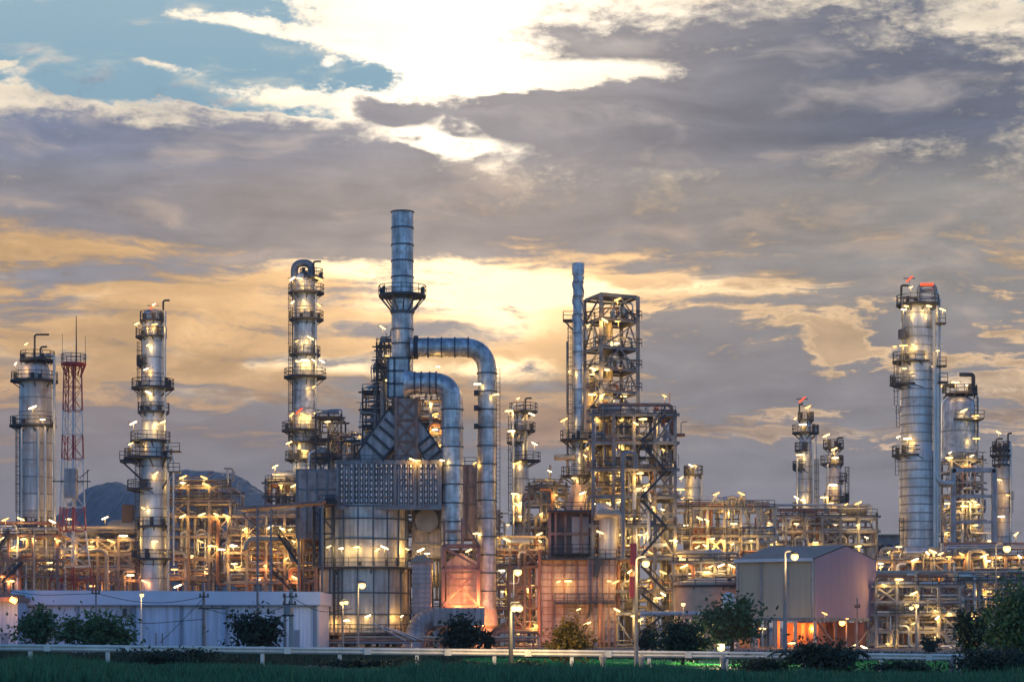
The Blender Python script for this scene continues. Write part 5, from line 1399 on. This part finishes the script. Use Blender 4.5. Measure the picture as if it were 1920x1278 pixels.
mb = MB(); p = A + nl * .45 + ng * .55; mb.lathe(p.x, p.y, [(0, 1.6), (zb - .6, 1.6)], 20); link('hopper', mb, 'pipe_rust', t)
mb = MB(); quad(mb, far + ng * .8 + up * .1, A + ng * .8 + up * .1, A + ng * .8 + up * (zb - .5), far + ng * .8 + up * (zb - .5)); quad(mb, A + ng * .83 + up * .1, far + ng * .83 + up * .1, far + ng * .83 + up * (zb - .5), A + ng * .83 + up * (zb - .5)); link('back_screen', mb, 'pipe_rust', t)
lamps(t, 8, [(447, 885, -1), (573, 915, 0), (258, 1055, 0), (92, 972, 0), (615, 1070, 1), (675, 1080, -1)], ED - 3, .5)
l = bpy.data.objects.new('lamp_glow', light_data('lamp_glow', 1500, (1, .30, .05))); C.objects.link(l); l.parent = t; l.location = nl * .35 + ng * .4 + up * 2.4
l = bpy.data.objects.new('lamp_glow', light_data('lamp_glow', 1500, (1, .30, .05))); C.objects.link(l); l.parent = t; l.location = nl * .75 + ng * .4 + up * 2.4

# --- grey block far behind beside the tallest column, and a low pale wall by the big tree
t = thing('control_block', 'low dark block building behind the tallest silver column foot', 'building', (WX(1666, 360), 360, 0))
mb = MB(); mb.box(WX(1640, 360), WX(1695, 360), 360, 372, 0, WZ(1004, 360)); link('wall', mb, 'grey_steel', t)
mb = MB(); mb.box(WX(1638, 360), WX(1697, 360), 359.6, 372.4, WZ(1004, 360) + .002, WZ(1001, 360)); link('roof', mb, 'roof_grey', t)
mb = MB()
for px in (1652, 1668, 1684): mb.box(WX(px - 5, 360), WX(px + 5, 360), 359.9, 359.98, WZ(1040, 360), WZ(1020, 360))
link('window_pattern', mb, 'dark_steel', t)


# --- street lamps
def street_lamp(label, bulbs, px, base, D, W_=600, orange=False, r=8, arm=True, m='grey_steel', pole=.11):
    x = WX(px, D); y = D; z0 = min(WZ(base, D), gz(x, D)); zt = max(WZ(b[1], D) for b in bulbs) - .1
    t = thing('street_lamp', label, 'street lamp', (x, y, z0), 'street lamps')
    mb = MB(); mb.tube([(x, y, z0 - .1), (x, y, z0 + .5), (x, y, zt)], [pole * 1.3, pole, pole * .6], 10); mb.lathe(x, y, [(z0 - .05, pole * 2.2), (z0 + .08, pole * 2.2)], 10); link('pole', mb, m, t)
    for bxp, byp in bulbs:
        b = W(bxp, byp, D - .05); rr = M(r, D)
        mb = MB(); mb.tube(bend([(x, y, zt - .4), (x, y, b.z + rr * .9 + .1), (b.x, b.y + .02, b.z + rr * .9 + .12)], .3), pole * .45, 7); link('arm', mb, m, t)
        mb = MB(); mb.lathe(b.x, b.y + .0, [(b.z + rr * .55, rr * .95), (b.z + rr * .95, rr * .7), (b.z + rr * 1.05, .03)], 14, True, True); h = link('head', mb, 'lamp_housing', t)
        mb = MB(); mb.lathe(b.x, b.y, [(b.z + rr * .8 * math.sin(q), max(.01, rr * .8 * math.cos(q))) for q in [-1.5 + .3 * i for i in range(8)]], 14); link('bulb', mb, 'bulb_orange' if orange else 'bulb_warm', h)
        l = bpy.data.objects.new('lamp_glow', light_data('lamp_glow', W_, (1, .36, .08) if orange else (1, .66, .26))); C.objects.link(l); l.parent = h
        l.location = Vector((b.x, b.y - .6 - rr, b.z - rr * .9)) - Vector(h['_o'])
    return t


street_lamp('white street lamp shining against the lower drum of the round furnace', [(679, 1097)], 672, 1214, 250, 500)
street_lamp('short twin-headed street lamp before the round furnace', [(641, 1130), (649, 1129)], 643, 1214, 250, 160, r=5)
street_lamp('bright street lamp between the tall duct and the box heater', [(971, 1072)], 963, 1214, 246, 600, r=9)
street_lamp('dark-poled street lamp with two amber heads', [(964, 1140), (974, 1140)], 958, 1240, 98, 420, r=8, m='dark_steel', pole=.11)
street_lamp('tallest street lamp pole, standing before the zigzag stairs', [(1211, 1056)], 1193, 1252, 97.5, 420, r=9, pole=.10)
street_lamp('grey street lamp in front of the tan shed wall', [(1490, 1043)], 1472, 1224, 200, 600, r=9, m='grey_steel', pole=.2)
street_lamp('amber street lamp under the mauve gable end', [(1579, 1167)], 1587, 1214, 247, 300, True, 7)
street_lamp('street lamp glowing high beside the big tree', [(1888, 1028)], 1867, 1218, 230, 500, r=9, m='grey_steel')
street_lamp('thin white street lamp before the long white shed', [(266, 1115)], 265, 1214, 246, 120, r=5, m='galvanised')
street_lamp('twin-headed street lamp before the low pipe racks', [(1709, 1139), (1719, 1135)], 1718, 1216, 240, 150, r=5, pole=.16)
street_lamp('slim street lamp at the pipe by the round tan tank', [(1281, 1132)], 1281, 1216, 250, 120, r=5, pole=.08)
street_lamp('small dim red lamp post by the loose dark tree', [(1804, 1156)], 1806, 1216, 250, 60, True, 5, pole=.08)
t = thing('floodlight', 'brightest ground floodlight on a short post above the guard rail', 'floodlight', (WX(1353, 124), 124, gz(12, 124)))
b = W(1352, 1213, 124); mb = MB(); mb.tube([(b.x, 124.2, gz(b.x, 124) - .1), (b.x, 124.2, b.z - .1)], .06, 8); link('post', mb, 'dark_steel', t)
mb = MB(); mb.box(b.x - .2, b.x + .2, 124.02, 124.35, b.z - .2, b.z + .2); link('housing', mb, 'lamp_housing', t)
mb = MB(); mb.lathe(b.x, 123.98, [(b.z + .22 * math.sin(q), max(.01, .22 * math.cos(q))) for q in [-1.5 + .3 * i for i in range(11)]], 16); link('bulb', mb, 'bulb_warm', t)
l = bpy.data.objects.new('lamp_glow', light_data('lamp_glow', 2600, (1, .74, .34))); C.objects.link(l); l.parent = t; l.location = Vector((b.x, 122.6, b.z + .5)) - Vector(t['_o'])
for lab, px, py, D_, pw, col_ in (('orange floodlight on the ground by the flared duct foot', 905, 1196, 284, 3500, (1, .34, .10)), ('orange floodlight on the cross duct under the orange lit frame', 858, 1138, 283.2, 750, (1, .38, .12)), ('orange floodlight on the cross duct end aimed up the taller duct', 903, 1138, 282.6, 1300, (1, .34, .12)),
                                  ('orange floodlight on the ground by the dark foot of the pipe rack', 985, 1196, 286, 350, (1, .34, .10)), ('orange floodlight on the ground at the furnace edge', 606, 1196, 283, 250, (1, .45, .16))):
    z_ = WZ(py, D_); t = thing('floodlight', lab, 'floodlight', (WX(px, D_), D_, 0), 'orange ground floodlights')
    mb = MB(); mb.bar((WX(px, D_), D_, 0 if py > 1150 else z_ - .5), (WX(px, D_), D_, z_ - .3), .12); link('post', mb, 'dark_steel', t)
    mb = MB(); mb.box(WX(px, D_) - .35, WX(px, D_) + .35, D_ - .3, D_ + .1, z_ - .3, z_); h = link('housing', mb, 'lamp_housing', t)
    mb = MB(); mb.box(WX(px, D_) - .3, WX(px, D_) + .3, D_ - .25, D_ + .05, z_ + .003, z_ + .05); link('glass', mb, 'bulb_orange', h)
    l = bpy.data.objects.new('lamp_glow', light_data('lamp_glow', pw, col_)); C.objects.link(l); l.parent = h; l.location = Vector((WX(px, D_), D_ - .2, z_ + .8)) - Vector(t['_o'])


# --- utility poles and wires
def pole(label, px, top, D, arms, w=.16, base=1216):
    x = WX(px, D); t = thing('utility_pole', label, 'utility pole', (x, D, 0), 'utility poles'); zt = WZ(top, D)
    mb = MB(); mb.tube([(x, D, -.2), (x, D, zt)], [w * 1.3, w * .8], 8); link('pole', mb, 'concrete' if w > .2 else 'grey_steel', t)
    for py, a, b in arms:
        mb = MB(); mb.bar((WX(a, D), D - .15, WZ(py, D)), (WX(b, D), D - .15, WZ(py, D)), .14); c = link('crossarm', mb, 'dark_steel', t)
        for q in (.1, .5, .9):
            xx = WX(a + (b - a) * q, D); mb = MB(); mb.lathe(xx, D - .15, [(WZ(py, D) + .05, .09), (WZ(py, D) + .2, .12), (WZ(py, D) + .38, .07)], 8); link('insulator', mb, 'brick_dark', c)
    return t


pole('utility pole with one crossarm before the long white shed', 382, 1108, 238, [(1140, 372, 424), (1118, 374, 392)], .2)
pole('thin tall pole in front of the orange canopy', 483, 948, 236, [(1150, 476, 490)], .13)
pole('twin utility pole with a small transformer beside the furnace', 546, 1104, 236, [(1118, 530, 558), (1132, 530, 556)], .24)
t = pole('second shaft of the transformer pole beside the furnace', 534, 1112, 236.5, [], .15)
tr = thing('transformer', 'small grey transformer can hung between two pole shafts', 'transformer', (WX(540, 236), 235.6, WZ(1145, 236)))
mb = MB(); mb.lathe(WX(540, 236), 235.6, [(WZ(1152, 236), .45), (WZ(1138, 236), .45), (WZ(1136, 236), .3)], 14, True, True); link('can', mb, 'pipe_grey', tr)
mb = MB(); mb.bar((WX(530, 236), 235.7, WZ(1153, 236)), (WX(552, 236), 235.7, WZ(1153, 236)), .2); link('bracket', mb, 'dark_steel', tr)
pole('dark telephone pole beside the bushy tree at the long shed', 180, 1108, 240, [(1112, 172, 188)], .11)
pole('slim orange lit pole under the mauve gable', 1607, 1120, 249, [(1138, 1602, 1612)], .12)
for lab, pts in (('sagging wire along the white shed eaves', [(182, 1112), (250, 1128), (320, 1130), (382, 1118)]), ('sagging wire from the crossarm pole to the transformer pole', [(382, 1140), (430, 1152), (490, 1152), (546, 1132)]),
                 ('low guy wire falling from the crossarm pole', [(384, 1118), (345, 1160), (300, 1204)]), ('wire running from the edge of the gatehouse to the dark telephone pole', [(-20, 1098), (60, 1116), (182, 1112)]),
                 ('wire from the transformer pole to the furnace', [(546, 1118), (600, 1150), (660, 1140)]), ('thin wire bundle low across the shed front', [(180, 1150), (260, 1170), (382, 1160)])):
    mb = MB(); mb.tube(bend([W(a, b, 237) for a, b in pts], 6, 8), .035, 5, False); single('wire', mb, 'cable', lab, 'wire', tuple(W(*pts[0], 237)), 'overhead wires')
# --- fence of small posts and pipes at ground level, along the yard edge
t = thing('pipe_run', 'ground level pipe run behind the trees at the foot of the furnace', 'pipes', (WX(760, 272), 272, 0))
for k, (a, b, py, m_) in enumerate(((592, 1000, 1200, 'pipe_rust'), (592, 770, 1204, 'pipe_silver'), (640, 1010, 1194, 'pipe_tan'), (930, 1010, 1185, 'pipe_rust'))):
    riser(t, [W(a, 1213, 271 + k), W(a, py, 271 + k), W(b, py, 271 + k), W(b, 1213, 271 + k)], .16, m_)
for px in (700, 720, 735):
    riser(t, [W(px + 60, 1200, 270), W(px, 1168 + (px - 700) * .3, 274)], .12, 'pipe_silver')
# ---------------------------------------------------------------- haze: the air between here and the hill
hm = bpy.data.materials.new('haze_air'); hm.use_nodes = True; hn = hm.node_tree.nodes; hn.clear()
hv = hn.new('ShaderNodeVolumePrincipled'); hv.inputs['Color'].default_value = (.86, .90, 1.0, 1); hv.inputs['Density'].default_value = HAZE_D; hv.inputs['Anisotropy'].default_value = 0.0
ho = hn.new('ShaderNodeOutputMaterial'); hm.node_tree.links.new(hv.outputs[0], ho.inputs['Volume'])
MAT['haze_air'] = hm
mb = MB(); mb.box(-2000, 2000, -30, 3600, -6, 246); hz_ = struct('haze', mb, 'haze_air', 'stuff'); hz_['label'] = 'thin evening air between the plant and the hill'
S.cycles.volume_bounces = 0
